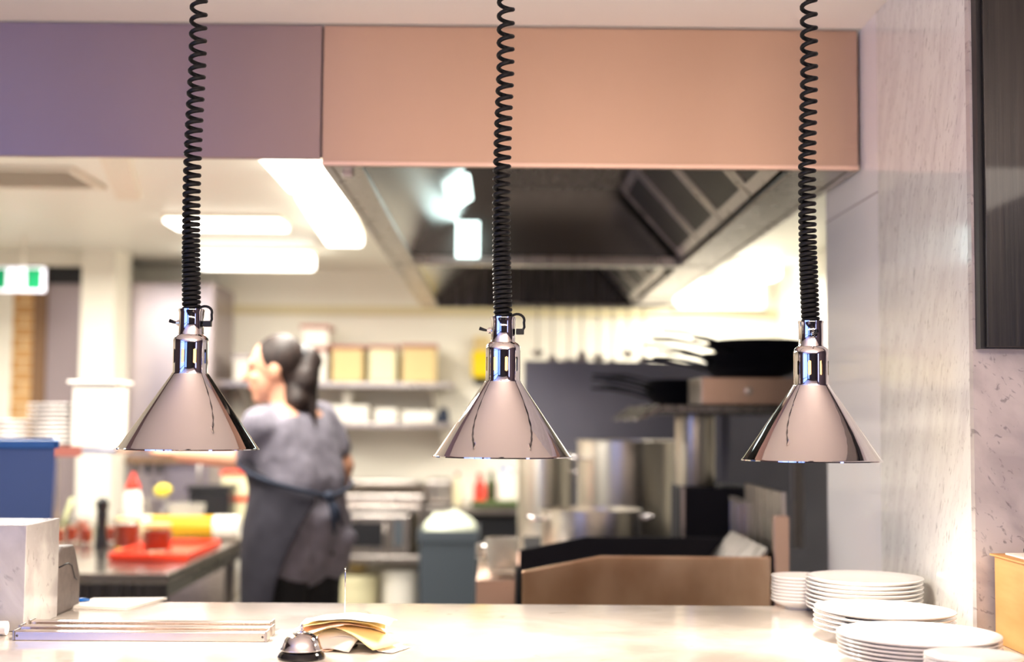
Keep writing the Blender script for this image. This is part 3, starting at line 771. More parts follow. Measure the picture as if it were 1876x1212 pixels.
# paddle leaning in the first jar
a_ = Vector((at(104, 990, 5.75).x, 5.75, TT+0.02)); b_ = at(133, 912, 5.76)
t = thing('plastic_paddle', 'long pale green plastic paddle leaning out of a small jar', 'paddle', a_)
MB().tube([(0, 0, 0), (b_-a_)*0.35], 0.005, 8).out('handle', M['tub'], t, smooth=True)
MB().tube([(b_-a_)*0.35, (b_-a_)*0.6, (b_-a_)*0.97, (b_-a_)], [0.006, 0.010, 0.010, 0.005], 10).out('blade', mat('pale_green_plastic', '#cfd6a4', 0.5), t, smooth=True)
# squeeze bottle
t = thing('squeeze_bottle', 'white squeeze bottle with red nozzle cap on the prep table', 'bottle', (at(207, 950, 5.75).x, 5.75+0.3, TT))
MB().lathe([(0, 0), (0.038, 0), (0.04, 0.01), (0.04, 0.17), (0.036, 0.195), (0.024, 0.215), (0, 0.215)], 32).out('bottle_body', M['whiteplastic'], t, smooth='auto')
MB().lathe([(0.0402, 0.02), (0.0408, 0.03), (0.0408, 0.075), (0.0402, 0.085)], 32).out('bottle_label', M['brightyellow'], t, smooth='auto')
MB().lathe([(0, 0.216), (0.030, 0.216), (0.030, 0.232), (0.018, 0.25), (0.006, 0.288), (0, 0.29)], 28).out('nozzle_cap', M['redtip'], t, smooth='auto')
# pepper mill
t = thing('pepper_mill', 'black pepper mill standing beside the white squeeze bottle', 'pepper mill', (at(187, 950, 5.65).x, 5.65, TT))
MB().lathe([(0, 0), (0.028, 0), (0.029, 0.01), (0.02, 0.05), (0.018, 0.09), (0.024, 0.13), (0.02, 0.15), (0, 0.15)], 28).out('mill_body', M['black'], t, smooth='auto')
MB().lathe([(0, 0.151), (0.022, 0.151), (0.026, 0.17), (0.024, 0.19), (0.012, 0.202), (0, 0.205)], 28).out('mill_head', M['black'], t, smooth='auto')
# yellow wrap roll
t = thing('wrap_roll', 'yellow cling film roll with white end caps lying behind the tray', 'roll', (0, 0, 0))
ra, rb_ = at(318, 985, 6.05).x, at(472, 985, 6.05).x
ra = at(262, 985, 6.05).x; rb_ = tx-0.01
t.location = ((ra+rb_)/2, 6.05, TT+0.052); hl_ = (rb_-ra)/2
MB().tube([(-hl_+0.04, 0, 0), (hl_-0.11, 0, 0)], 0.05, 32).out('roll_body', M['yellow'], t, smooth='auto')
MB().tube([(hl_-0.109, 0, 0), (hl_, 0, 0)], 0.0515, 32).out('end_cap', M['whiteplastic'], t, smooth='auto')
MB().tube([(-hl_, 0, 0), (-hl_+0.039, 0, 0)], 0.0515, 32).out('end_cap', M['tub'], t, smooth='auto')
t = tag(MB().box(-0.12, 0.12, -0.03, 0.03, 0, 0.012).out('flat_case', M['black'], bevel=0.004), 'flat black case lying behind the red tray', 'case', loc=(at(355, 995, 5.86).x, 5.86, TT))
# glass bowls and lemons
def bowl(x, y, z, r, h, label, m='glass', group=None):
    o = MB().lathe([(0, 0), (r*0.45, 0), (r*0.8, h*0.35), (r*0.97, h*0.8), (r, h), (r*0.96, h), (r*0.92, h*0.8), (r*0.75, h*0.38), (r*0.4, 0.006), (0, 0.006)], 40).out('bowl', M[m], smooth='auto')
    return tag(o, label, 'bowl', group, loc=(x, y, z))
bowl(at(262, 960, 6.5).x, 6.5, TT, 0.11, 0.09, 'clear glass bowl behind the left preserve jar', group='bowls behind the jars')
bowl(at(302, 960, 6.75).x, 6.75, TT, 0.10, 0.14, 'clear glass bowl holding the lemon', group='bowls behind the jars')
bowl(at(345, 960, 6.5).x, 6.45, TT, 0.09, 0.13, 'clear tapered bowl beside the black bowl', 'clearplastic', group='bowls behind the jars')
t = thing('lemon', 'yellow lemon on top of a glass bowl', 'lemon', (at(298, 916, 6.75).x, 6.75, TT+0.142))
MB().lathe([(0, -0.045), (0.008, -0.04), (0.025, -0.025), (0.032, 0), (0.025, 0.025), (0.008, 0.04), (0, 0.045)], 24, mtx=Matrix.Translation((0, 0, 0.032)) @ Matrix.Rotation(R(80), 4, 'Y')).out('lemon_body', M['lemon'], t, smooth=True)
t = thing('black_container', 'black box-shaped container behind the yellow roll', 'container', (at(388, 950, 6.85).x, 6.85, TT))
MB().box(-0.10, 0.10, -0.09, 0.09, 0, 0.17).out('container_body', M['black'], t, bevel=0.01)
MB().box(-0.11, 0.11, -0.10, 0.10, 0.171, 0.2).out('lid', M['black'], t, bevel=0.006)
# white containers with orange lids
for k, (px, Y, z, s, lab) in enumerate(((436, 7.05, TT, 0.075, 'bottom clear food container beside the cook'), (436, 7.05, TT+0.131, 0.075, 'clear food container with orange lid, top of its stack beside the cook'))):
    t = thing('food_container', lab, 'container', (at(px, 950, Y).x, Y, z), 0, 'food containers beside the cook')
    MB().box(-s, s, -s, s, 0, 0.11).out('container_body', M['tub'], t, bevel=0.01)
    MB().box(-s-0.005, s+0.005, -s-0.005, s+0.005, 0.111, 0.13).out('lid', M['red'], t, bevel=0.004)
# hanging black handled ladles on the fridge side rail
t = thing('utensil_rail', 'tan utensil rail on the tall fridge', 'rail', (at(290, 838, 7.9).x, 7.9, at(290, 842, 7.9).z))
MB().box(-0.22, 0.22, -0.01, 0.02, -0.02, 0.02).out('rail_bar', M['brown'], t)
for k in range(4): MB().tube([(-0.16+0.1*k, -0.01, 0), (-0.16+0.1*k, -0.03, -0.008), (-0.16+0.1*k, -0.03, 0.004)], 0.003, 6).out('hook', M['steel'], t)
for k, px in enumerate((248, 272, 293)):
    u = thing('ladle', ['left', 'middle', 'right'][k]+' one of three black handled ladles on the utensil rail', 'ladle', (at(px, 850, 7.86).x, 7.855, at(px, 848, 7.86).z), 0, 'black handled ladles')
    MB().tube([(0, 0, 0), (0, 0, -0.06)], [0.013, 0.016], 10).out('handle', M['black'], u, smooth='auto')
    MB().tube([(0, 0, -0.061), (0.02, 0, -0.2)], 0.004, 8).out('shaft', M['steel'], u)
    MB().lathe([(0, -0.02), (0.02, -0.012), (0.03, 0.008), (0.028, 0.008), (0.018, -0.01), (0, -0.017)], 20, c=(0.022, 0, -0.21)).out('scoop', M['steel'], u, smooth=True)

# pass shelf on the left with stacks of white crockery
sz = at(100, 822, 4.55).z
t = thing('overhead_shelf', 'steel overshelf with crockery stacks above the prep table', 'shelf', (at(40, 822, 4.85).x, 4.95, TT))
sxa, sxb = at(-120, 822, 4.85).x-t.location.x, at(228, 822, 4.85).x-t.location.x
hs_ = sz-TT
MB().box(sxa, sxb, -0.2, 0.2, hs_-0.02, hs_).out('shelf_board', M['steel'], t, bevel=0.004)
MB().box(sxa, sxb-0.12, -0.215, -0.201, hs_-0.03, hs_+0.005).out('price_strip', M['redlid'], t)
xp = at(99, 880, 5.11).x-t.location.x
for x in (sxa+0.1, xp): MB().box(x-0.012, x+0.012, 0.15, 0.175, 0, hs_-0.021).out('post', M['steel'], t)
shz = sz+0.001
def crock(px, py_top, Y, wpx, n, kind, label_where, m='porcelain'):
    x = at(px, 800, Y).x; r = wpx/2/2500*Y
    top = at(px, py_top, Y).z; step = (top-shz-0.014)/max(n-1, 1)
    first = None
    for k in range(n):
        if first is None:
            o = plate_mb(r, 0.014).out(kind, M[m], smooth='auto'); first = o
        else:
            o = first.copy(); C.objects.link(o)
        idx = n-1-k
        tag(o, f'{ords[idx]} white {kind}' + ('' if idx == 0 else ' from the top') + f', {label_where}', kind, f'{kind}s, {label_where}', loc=(x, Y, shz+k*step))
crock(20, 768, 4.92, 82, 6, 'plate', 'low stack at the left of the overshelf')
crock(98, 738, 4.95, 98, 10, 'plate', 'tall stack amid the overshelf')
t = thing('food_container', 'square white lidded container at the right end of the steel overshelf', 'container', (at(182, 800, 4.95).x, 4.95, shz))
hc = at(182, 697, 4.87).z-shz; wc = 46/2500*4.95
MB().box(-wc*0.85, wc*0.85, -0.08, 0.08, 0, hc-0.012).out('container_body', M['whiteplastic'], t, bevel=0.008)
MB().box(-wc, wc, -0.095, 0.095, hc-0.011, hc).out('lid', M['whiteplastic'], t, bevel=0.004)

# ================================================================ REAR WALL SHELVES
def shelf(x0, x1, z, y0, y1, lab):
    t = thing('wall_shelf', lab, 'shelf', ((x0+x1)/2, y1, z-0.03))
    L = (x1-x0)/2
    MB().box(-L, L, y0-y1, 0, 0, 0.03).out('shelf_board', M['steel'], t, bevel=0.003)
    for s in (-0.8, 0.8):
        MB().prism([(0, -0.001), (0, -0.17), (-0.02, -0.17), (-(y1-y0)*0.8, -0.001)], s*L-0.008, s*L+0.008, 'x').out('bracket', M['steel'], t)
    return t
S1 = at(700, 700, 8.2).z; S2 = at(700, 774, 8.2).z
shelf(at(405, 700, 8.3).x, at(833, 700, 8.3).x, S1, 8.15, BY-0.001, 'upper steel wall shelf behind the cook')
shelf(at(590, 774, 8.3).x, at(833, 774, 8.3).x, S2, 8.15, BY-0.001, 'lower steel wall shelf behind the cook')
def tubbox(px0, px1, pyt, Y, z, lab, m='carton', lid='redlid', group='food containers on the upper wall shelf', d=0.14):
    x0, x1 = at(px0, 700, Y).x, at(px1, 700, Y).x
    h = at(px0, pyt, Y).z-z
    t = thing('food_container', lab, 'container', ((x0+x1)/2, Y+d, z+0.0006), 0, group)
    wv = (x1-x0)/2
    MB().box(-wv*0.9, wv*0.9, -d, d, 0, h-0.022).out('container_body', M[m], t, bevel=0.01)
    MB().box(-wv, wv, -d-0.006, d+0.006, h-0.021, h).out('lid', M[lid], t, bevel=0.004)
    return t
tubbox(560, 600, 636, 8.2, S1, 'white food container on the upper wall shelf, directly behind the ponytail', 'whiteplastic')
tubbox(604, 668, 632, 8.2, S1, 'tan food container on the upper wall shelf, next to the ponytail')
tubbox(672, 728, 632, 8.2, S1, 'cream food container in the middle of the upper wall shelf', 'tub')
tubbox(733, 800, 630, 8.2, S1, 'largest tan food container, at the right end of the upper wall shelf')
tubbox(548, 602, 595, 8.2, at(560, 635, 8.2).z, 'white food container with a pink lid, stacked on top of the others', 'whiteplastic')
tubbox(425, 457, 650, 8.2, S1, 'grey white container at the left end of the upper wall shelf', 'whiteplastic', 'fridge')
def tray(px0, px1, pyt, lab):
    x0, x1 = at(px0, 760, 8.25).x, at(px1, 760, 8.25).x
    h = at(px0, pyt, 8.25).z-S2
    o = MB().box(-(x1-x0)/2, (x1-x0)/2, -0.13, 0.13, 0, h).out('food_tray', M['whiteplastic'], bevel=0.012)
    tag(o, lab, 'tray', 'white trays on the lower wall shelf', loc=((x0+x1)/2, 8.36, S2+0.0006))
tray(594, 676, 742, 'wide white tray at the left of the lower wall shelf')
tray(686, 728, 748, 'small white tray in the middle of the lower wall shelf')
tray(736, 796, 752, 'low white tray at the right of the lower wall shelf')
for k, (px, r, h) in enumerate(((636, 0.035, 0.09),)):
    zz = at(600, 742, 8.25).z+0.0012
    t = MB().lathe([(0, 0), (r*0.7, 0), (r, h), (r*0.93, h), (r*0.65, 0.004), (0, 0.004)], 24).out('cup', M['whiteplastic'], smooth='auto')
    tag(t, 'white cup standing on the wide white tray', 'cup', loc=(at(px, 740, 8.36).x, 8.36, zz))
t = thing('tape_dispenser', 'dark blue tape dispenser on the end of the lower wall shelf', 'dispenser', (at(812, 760, 8.25).x, 8.3, S2+0.0006))
MB().box(-0.045, 0.035, -0.05, 0.05, 0, 0.05).out('dispenser_body', M['sash'], t, bevel=0.008)
MB().tube([(0, -0.02, 0.065), (0, 0.02, 0.065)], 0.03, 20).out('tape_reel', M['sash'], t, smooth='auto')
# yellow glove box on the wall
yx = at(888, 650, 8.55)
t = thing('glove_box', 'yellow dispenser on the rear wall behind the middle lamp', 'dispenser', (yx.x-0.02, BY-0.001, at(888, 692, 8.55).z))
MB().box(-0.06, 0.06, -0.06, 0, 0, 0.17).out('dispenser_body', M['brightyellow'], t, bevel=0.015)
MB().box(-0.045, 0.045, -0.055, -0.002, -0.04, -0.001).out('dispenser_base', M['black'], t, bevel=0.005)
MB().box(-0.05, 0.05, -0.05, 0, 0.171, 0.26).out('dispenser_top', M['carton'], t, bevel=0.008)

# low rear shelving with the microwave
bz = at(700, 1018, 8.0).z
x0, x1 = at(560, 1018, 8.0).x, at(768, 1018, 8.0).x
t = thing('equipment_rack', 'low steel rack under the microwave', 'rack', ((x0+x1)/2, 8.25, 0))
L = (x1-x0)/2
for z in (0.16, bz): MB().box(-L, L, -0.25, 0.25, z-0.04, z).out('shelf_board', M['steel'], t, bevel=0.004)
for sx in (-1, 1):
    for sy in (-1, 1):
        MB().box(sx*(L+0.012)-0.012, sx*(L+0.012)+0.012, sy*0.23-0.012, sy*0.23+0.012, 0, at(700, 926, 8.0).z-0.003).out('post', M['steel'], t)
tz_ = at(700, 926, 8.0).z
MB().box(-L, L, -0.25, 0.25, tz_-0.035, tz_-0.002).out('top_board', M['steel'], t, bevel=0.004)
m0, m1 = at(610, 1000, 8.0), at(750, 1000, 8.0)
t = thing('microwave_oven', 'steel microwave oven with a black door window', 'microwave oven', ((m0.x+m1.x)/2, 8.2, bz+0.0006))
wm = (m1.x-m0.x)/2; hm = tz_-0.04-bz-0.012
MB().box(-wm, wm, -0.18, 0.18, 0.01, hm).out('microwave_body', M['steel'], t, bevel=0.005)
dr = MB().box(-wm+0.004, wm*0.42, -0.2, -0.181, 0.014, hm-0.004).out('door', M['steel'], t, bevel=0.004)
MB().box(-wm+0.05, wm*0.30, -0.203, -0.2005, 0.05, hm-0.045).out('door_window', M['black'], dr)
cp = MB().box(wm*0.44, wm-0.004, -0.2, -0.181, 0.014, hm-0.004).out('control_panel', M['steel'], t, bevel=0.003)
MB().box(wm*0.6, wm*0.82, -0.203, -0.2005, 0.06, hm-0.03).out('display', M['bin'], cp)
MB().tube([(wm*0.36, -0.201, 0.05), (wm*0.36, -0.22, 0.06), (wm*0.36, -0.22, hm-0.06), (wm*0.36, -0.201, hm-0.05)], 0.006, 8).out('handle', M['steel'], dr, smooth=True)
for sx in (-1, 1): MB().tube([(sx*(wm-0.04), -0.1, 0), (sx*(wm-0.04), -0.1, 0.0095)], 0.012, 10).out('foot', M['black'], t)
# steamer on top
t = thing('food_warmer', 'wide steel food warmer above the microwave', 'food warmer', (at(700, 900, 8.1).x, 8.25, tz_))
MB().prism([(-0.20, 0), (0.2, 0), (0.2, 0.12), (-0.10, 0.12), (-0.2, 0.06)], -0.25, 0.25, 'x').out('warmer_body', M['steel'], t, bevel=0.01)
MB().box(-0.2, 0.2, -0.09, 0.18, 0.121, 0.135).out('lid', M['steel'], t, bevel=0.004)
# tubs underneath
def tub(px0, px1, pyt, Y, lab, m='tub'):
    x0, x1 = at(px0, 1060, Y).x, at(px1, 1060, Y).x
    h = at(px0, pyt, Y).z-0.1606
    t = thing('storage_tub', lab, 'tub', ((x0+x1)/2, Y+0.16, 0.1606), 0, 'storage tubs under the microwave')
    r = (x1-x0)/2
    MB().lathe([(0, 0), (r*0.82, 0), (r*0.86, 0.01), (r*0.96, h-0.05), (0, h-0.05)], 32).out('tub_body', M[m], t, smooth='auto')
    MB().lathe([(0, h-0.049), (r, h-0.049), (r, h-0.015), (r*0.9, h), (0, h)], 32).out('lid', M[m], t, smooth='auto')
tub(594, 690, 1056, 8.05, 'wide cream tub with a round bottle on it, under the microwave')
tub(694, 766, 1046, 8.05, 'tall cream tub at the right end of the rack under the microwave', 'whiteplastic')
hb_ = at(655, 1056, 8.05).z
t = tag(MB().ball((0, 0, 0.045), (0.06, 0.06, 0.045)).out('bun', M['carton'], smooth=True), 'round pale bun on the wide cream tub', 'bun', loc=(at(655, 1040, 8.2).x, 8.21, hb_+0.002))

# rear bench on the right of the microwave
t = thing('rear_bench', 'steel bench along the rear wall, behind the grey bin', 'bench', (at(855, 930, 8.0).x, 8.3, 0))
b0, b1 = at(782, 930, 8.0).x-t.location.x, at(1010, 930, 8.0).x-t.location.x
bh = at(850, 928, 7.98).z
MB().box(b0, b1, -0.32, 0.28, bh-0.04, bh).out('bench_top', M['steel'], t, bevel=0.004)
for x in (b0+0.03, b1-0.03):
    for y in (-0.29, 0.25): box('leg', t.location.x*0+x-0.02, x+0.02, y-0.02, y+0.02, 0, bh-0.041, M['steel'], t)
MB().box(b0+0.06, b1-0.06, -0.26, 0.24, 0.08, bh-0.06).out('cupboard', M['black'], t, bevel=0.004)
MB().box(b0+0.052, b1-0.052, -0.24, 0.22, 0.0, 0.079).out('plinth', M['black'], t)
BZ = bh+0.0006
t = thing('toaster', 'small steel toaster on the rear bench', 'toaster', (at(806, 900, 8.2).x, 8.2, BZ))
MB().box(-0.085, 0.085, -0.08, 0.08, 0.01, 0.15).out('toaster_body', M['steel'], t, bevel=0.02, segs=3)
MB().box(-0.06, 0.06, -0.03, 0.03, 0.1505, 0.153).out('bread_slots', M['black'], t)
MB().box(-0.08, 0.08, -0.075, 0.075, 0, 0.0095).out('toaster_base', M['black'], t)
def bottle(px, Y, z, r, h, lab, m, cap, group='bottles on the rear bench'):
    t = thing('sauce_bottle', lab, 'bottle', (at(px, 900, Y).x, Y, z), 0, group)
    MB().lathe([(0, 0), (r, 0), (r, h*0.62), (r*0.45, h*0.78), (r*0.4, h*0.88), (0, h*0.88)], 24).out('bottle_body', M[m], t, smooth='auto')
    MB().lathe([(0, h*0.885), (r*0.5, h*0.885), (r*0.45, h), (0, h)], 20).out('cap', M[cap], t, smooth='auto')
bottle(838, 8.15, BZ, 0.025, 0.19, 'clear sauce bottle with a pink cap, right of the toaster', 'tub', 'redtip')
bottle(879, 8.1, BZ, 0.036, 0.19, 'red sauce bottle on the rear bench', 'redtip', 'redtip')
bottle(900, 8.2, BZ, 0.03, 0.2, 'dark bottle right of the red sauce bottle', 'herb', 'black')
bottle(922, 8.15, BZ, 0.04, 0.23, 'white sauce bottle at the right of the rear bench', 'whiteplastic', 'penblue')
t = tag(MB().box(-0.15, 0.15, -0.08, 0.08, 0, 0.035).out('herb_tray', M['herb'], bevel=0.01), 'low green tray on the rear bench, before the sauce bottles', 'tray', loc=(at(905, 920, 7.98).x+0.02, 8.0+0.02, BZ))

# grey bin
t = thing('rubbish_bin', 'slim slate grey rubbish bin in the kitchen aisle', 'bin', (at(820, 1000, 6.9).x, 7.15, 0))
wb_ = 52/2500*6.95; hbz = at(820, 970, 6.95).z
mb = MB()
v = [mb.bm.verts.new((x, y, z)) for z, s in ((0, 0.88), (hbz-0.03, 1)) for x, y in ((-wb_*s, -0.24*s), (wb_*s, -0.24*s), (wb_*s, 0.24*s), (-wb_*s, 0.24*s))]
mb.bm.faces.new(v[0:4])
for k in range(4): mb.bm.faces.new((v[k], v[(k+1) % 4], v[4+(k+1) % 4], v[4+k]))
mb.out('bin_body', M['bin'], t, solid=0.004)
MB().box(-wb_-0.008, wb_+0.008, -0.25, -0.235, hbz-0.06, hbz).box(-wb_-0.008, wb_+0.008, 0.235, 0.25, hbz-0.06, hbz).box(-wb_-0.0085, -wb_+0.004, -0.2349, 0.2349, hbz-0.06, hbz).box(wb_-0.004, wb_+0.0085, -0.2349, 0.2349, hbz-0.06, hbz).out('bin_rim', M['bin'], t, bevel=0.004)
# crumpled liner / rubbish
mb = MB()
bmesh.ops.create_uvsphere(mb.bm, u_segments=28, v_segments=16, radius=1)
for v in mb.bm.verts:
    nse = 0.12*math.sin(v.co.x*9)*math.cos(v.co.y*7)+0.08*math.sin(v.co.z*13+v.co.x*5)
    v.co = Vector((v.co.x*(wb_-0.008)*(1+nse*0.2), v.co.y*0.21, max(v.co.z, -0.4)*0.085*(1+nse)+0.0))
o = mb.out('bin_liner', mat('pale_liner', '#e2e8d2', 0.6), t, smooth=True, loc=(0, 0, hbz-0.01))

# ================================================================ COOKING LINE (right)
RX0 = at(957, 1040, 3.6).x
t = thing('chargrill', 'wide chargrill with a heat tinted side splash guard', 'grill', ((RX0+WX)/2+0.09, 3.9, 0))
ox = t.location.x
gx1 = at(1412, 1040, 3.6).x
zt_ = at(1250, 1019, 3.6).z; zl = at(957, 1046, 3.6).z; kx = at(1100, 1019, 3.6).x
zb = 0.80
MB().prism([(RX0-ox, zb), (gx1-ox, zb), (gx1-ox, zt_), (kx-ox, zt_), (RX0-ox, zl)], -0.3, -0.285, 'y').out('side_guard', M['bronze'], t, bevel=0.003)
MB().prism([(RX0-ox, zb), (gx1-ox, zb), (gx1-ox, zt_), (kx-ox, zt_), (RX0-ox, zl)], 0.285, 0.30, 'y').out('side_guard', M['iron'], t, bevel=0.003)
MB().box(RX0-ox+0.02, gx1-ox, -0.284, 0.284, 0.12, 0.93).out('grill_body', M['iron'], t)
MB().box(RX0-ox, gx1-ox, -0.3, 0.3, 0.1, zb-0.001).out('cabinet', M['steel'], t, bevel=0.003)
MB().box(RX0-ox+0.03, gx1-ox-0.03, -0.27, 0.27, 0.0, 0.099).out('plinth', M['black'], t)
for k in range(22):
    x = RX0-ox+0.05+k*0.028
    MB().box(x, x+0.012, -0.28, 0.28, 0.9302, 0.945).out('grill_bar', M['iron'], t)
# rear flue uprights on the right
f0 = at(1417, 945, 3.6); f1 = at(1446, 945, 3.6)
MB().box(f0.x-ox+0.002, f1.x-ox, -0.3, -0.27, 0.0, f0.z).out('flue_upright', M['fascia'], t, bevel=0.002)
MB().box(f0.x-ox+0.002, f1.x-ox, 0.27, 0.3, 0.0, f0.z).out('flue_upright', M['steel'], t, bevel=0.002)
MB().box(f1.x-ox-0.015, f1.x-ox-0.002, -0.269, 0.269, 0.4, f0.z+0.06).out('back_guard', M['steel'], t)
MB().prism([(gx1-ox-0.12, 0.95), (gx1-ox-0.005, zt_+0.01), (gx1-ox-0.005, zt_+0.022), (gx1-ox-0.13, 0.955)], -0.28, 0.28, 'y').out('flue_cover', M['steel'], t)

# range with pots
t = thing('gas_range', 'black and steel gas range behind the chargrill', 'range', (0.52, 5.0, 0))
MB().box(-0.42, 0.42, -0.75, 0.75, 0.1, 0.93).out('range_body', M['darksteel'], t, bevel=0.004)
MB().box(-0.42, 0.42, -0.75, 0.75, 0.931, 0.95).out('cooktop', M['iron'], t)
MB().box(-0.38, 0.38, -0.7, 0.7, 0, 0.099).out('plinth', M['black'], t)
for k in range(5): MB().lathe([(0, 0), (0.022, 0), (0.02, 0.03), (0, 0.03)], 20, mtx=Matrix.Translation((-0.421, -0.6+0.28*k, 0.86)) @ Matrix.Rotation(R(-90), 4, 'Y')).out('knob', M['black'], t)
for x in (-0.18, 0.2):
    for y in (-0.5, 0.0, 0.5):
        g = MB()
        for a in (0, 45, 90, 135):
            mt = Matrix.Translation((x, y, 0.962)) @ Matrix.Rotation(R(a), 4, 'Z')
            g.box(-0.15, 0.15, -0.005, 0.005, -0.0115, 0.012, mt)
        g.out('trivet', M['iron'], t)
RZ = 0.9745
def pot(cx, cy, z, r, h, lab, name='stockpot', m='potsteel', handles='loops', hang=0):
    t = thing(name, lab, 'pot', (cx, cy, z), hang)
    MB().lathe([(0, 0), (r*0.97, 0), (r, 0.01), (r, h-0.004), (r+0.006, h-0.002), (r+0.006, h+0.002), (r-0.003, h+0.002), (r-0.004, 0.012), (0, 0.006)], 64).out('pot_body', M[m], t, smooth='auto')
    for s in (-1, 1):
        zz = h*0.82
        pts = [(s*r, -0.045, zz), (s*(r+0.035), -0.04, zz+0.004), (s*(r+0.045), -0.02, zz+0.006), (s*(r+0.045), 0.02, zz+0.006), (s*(r+0.035), 0.04, zz+0.004), (s*r, 0.045, zz)]
        MB().tube(pts, 0.006, 10).out('handle', M['chrome'], t, smooth=True)
    return t
M['potsteel'] = aniso(mat('pot_steel', '#ddd6ca', 0.34, 1.0), 0.7, 0.25)
px_ = at(1083, 960, 4.52)
hp = at(1083, 938, 4.4).z-RZ
pot(px_.x, 4.55, RZ, 0.165, hp, 'wide low saucepan with loop handles, in front of the stockpots', 'saucepan', hang=R(12))
# its lid, propped: pale disc at the back right
sx = at(1147, 860, 5.35)
pot(sx.x, 5.35, RZ, 0.19, at(1147, 808, 5.2).z-RZ, 'large tall stockpot at the centre of the cooking line', hang=R(20))
sx2 = at(995, 860, 5.9)
t = thing('side_stand', 'low steel stand under the left stockpot', 'stand', (0.22, 6.25, 0))
MB().box(-0.3, 0.5, -0.3, 0.3, 0.81, 0.85).out('stand_top', M['steel'], t)
for sx_ in (-0.27, 0.47):
    for sy_ in (-0.27, 0.27): box('leg', sx_-0.02, sx_+0.02, sy_-0.02, sy_+0.02, 0, 0.809, M['steel'], t)
sx2 = at(1000, 860, 6.15)
pot(sx2.x, 6.15, 0.8506, 0.125, at(995, 832, 6.05).z-0.85, 'tall narrow stockpot behind the saucepan, left one', hang=R(-10))
# small frying pan with a shiny handle
t = thing('small_pan', 'small shiny pan left of the wide saucepan', 'pan', (at(1000, 970, 4.35).x-0.04, 4.38, RZ))
MB().lathe([(0, 0), (0.05, 0), (0.065, 0.045), (0.062, 0.045), (0.048, 0.005), (0, 0.005)], 32).out('pan_body', M['chrome'], t, smooth='auto')
MB().tube([(-0.06, 0, 0.04), (-0.10, -0.02, 0.055), (-0.16, -0.05, 0.06)], 0.006, 8).out('handle', M['chrome'], t, smooth=True)

# fryer / dark unit with a steel canister on it
fx = at(1290, 940, 4.5)
t = thing('cooking_unit', 'dark upright cooking unit below the steel canister', 'cooking unit', (fx.x+0.02, 4.62, RZ))
hu = at(1290, 892, 4.5).z-RZ
MB().box(-0.10, 0.13, -0.12, 0.12, 0, hu).out('unit_body', M['iron'], t, bevel=0.006)
for s in (-0.09, 0.12): MB().box(s-0.006, s+0.006, -0.126, -0.1205, 0.0, hu).out('edge_strip', M['steel'], t)
t = thing('steel_canister', 'tall steel canister under the pan shelf', 'canister', (at(1273, 820, 4.6).x, 4.6, RZ+hu+0.0006))
hcn = at(1273, 758, 4.5).z-RZ-hu
MB().lathe([(0, 0), (0.064, 0), (0.067, 0.005), (0.067, hcn-0.012), (0.064, hcn-0.008), (0, hcn-0.008)], 48).out('canister_body', M['potsteel'], t, smooth='auto')
MB().lathe([(0, hcn-0.007), (0.066, hcn-0.007), (0.066, hcn-0.003), (0, hcn)], 48).out('lid', M['steel'], t, smooth='auto')
# steel side guards (fryers) on the right
for k, (pxa, pxb, pyt, Y, lab) in enumerate(((1338, 1414, 915, 3.95+0.45, 'steel splash panel with a sloping top, right of the dark unit'), (1310, 1385, 888, 4.9, 'steel splash panel farther back, below the pan shelf'))):
    a_, b_ = at(pxa, pyt, Y), at(pxb, pyt+22, Y)
    t = thing('splash_panel', lab, 'panel', (a_.x, Y, 0.951 if Y > 4.2 else 0), 0, 'splash panels of the cooking line')
    t.location.z = 0.9506
    w_ = b_.x-a_.x; h_ = a_.z-0.9506
    MB().prism([(0, 0), (w_, 0), (w_, h_-0.04), (w_*0.1, h_), (0, h_)], 0, 0.012, 'y').out('panel_plate', M['steel'], t, bevel=0.003)
    MB().prism([(-0.004, h_+0.0005), (w_*0.1, h_+0.0005), (w_+0.004, h_-0.0395), (w_+0.004, h_-0.028), (w_*0.1, h_+0.012), (-0.004, h_+0.012)], -0.004, 0.016, 'y').out('panel_edge', M['chrome'], t)

# splashback partition
s0 = at(960, 660, 6.7)
t = box('splashback', s0.x, 1.74, 6.7, 6.74, 0, s0.z, M['splash'], bevel=0.003)
tag(t, 'wide blue grey steel splashback screen behind the stockpots', 'screen')
# pan shelf and posts
pz = at(1300, 742, 4.6).z
t = thing('pan_shelf', 'steel shelf over the cooking line carrying the black pans', 'shelf', (0.95, 4.9, 0))
MB().box(0.50-0.95, 0.6, -0.55, 0.45, pz-0.03, pz).out('shelf_board', M['darksteel'], t, bevel=0.004)
MB().prism([(0.505-0.95, pz-0.001), (0.44-0.95, pz-0.045), (0.44-0.95, pz-0.055), (0.505-0.95, pz-0.031)], -0.55, 0.45, 'y').out('shelf_lip', M['darksteel'], t)
for px, Y in ((1326, 5.2), (1460, 5.3)):
    x = at(px, 800, Y).x-0.95
    MB().box(x-0.018, x+0.018, Y-4.9-0.02, Y-4.9+0.02, 0.9515, pz-0.031).out('post', M['splash'] if px == 1326 else M['steel'], t)
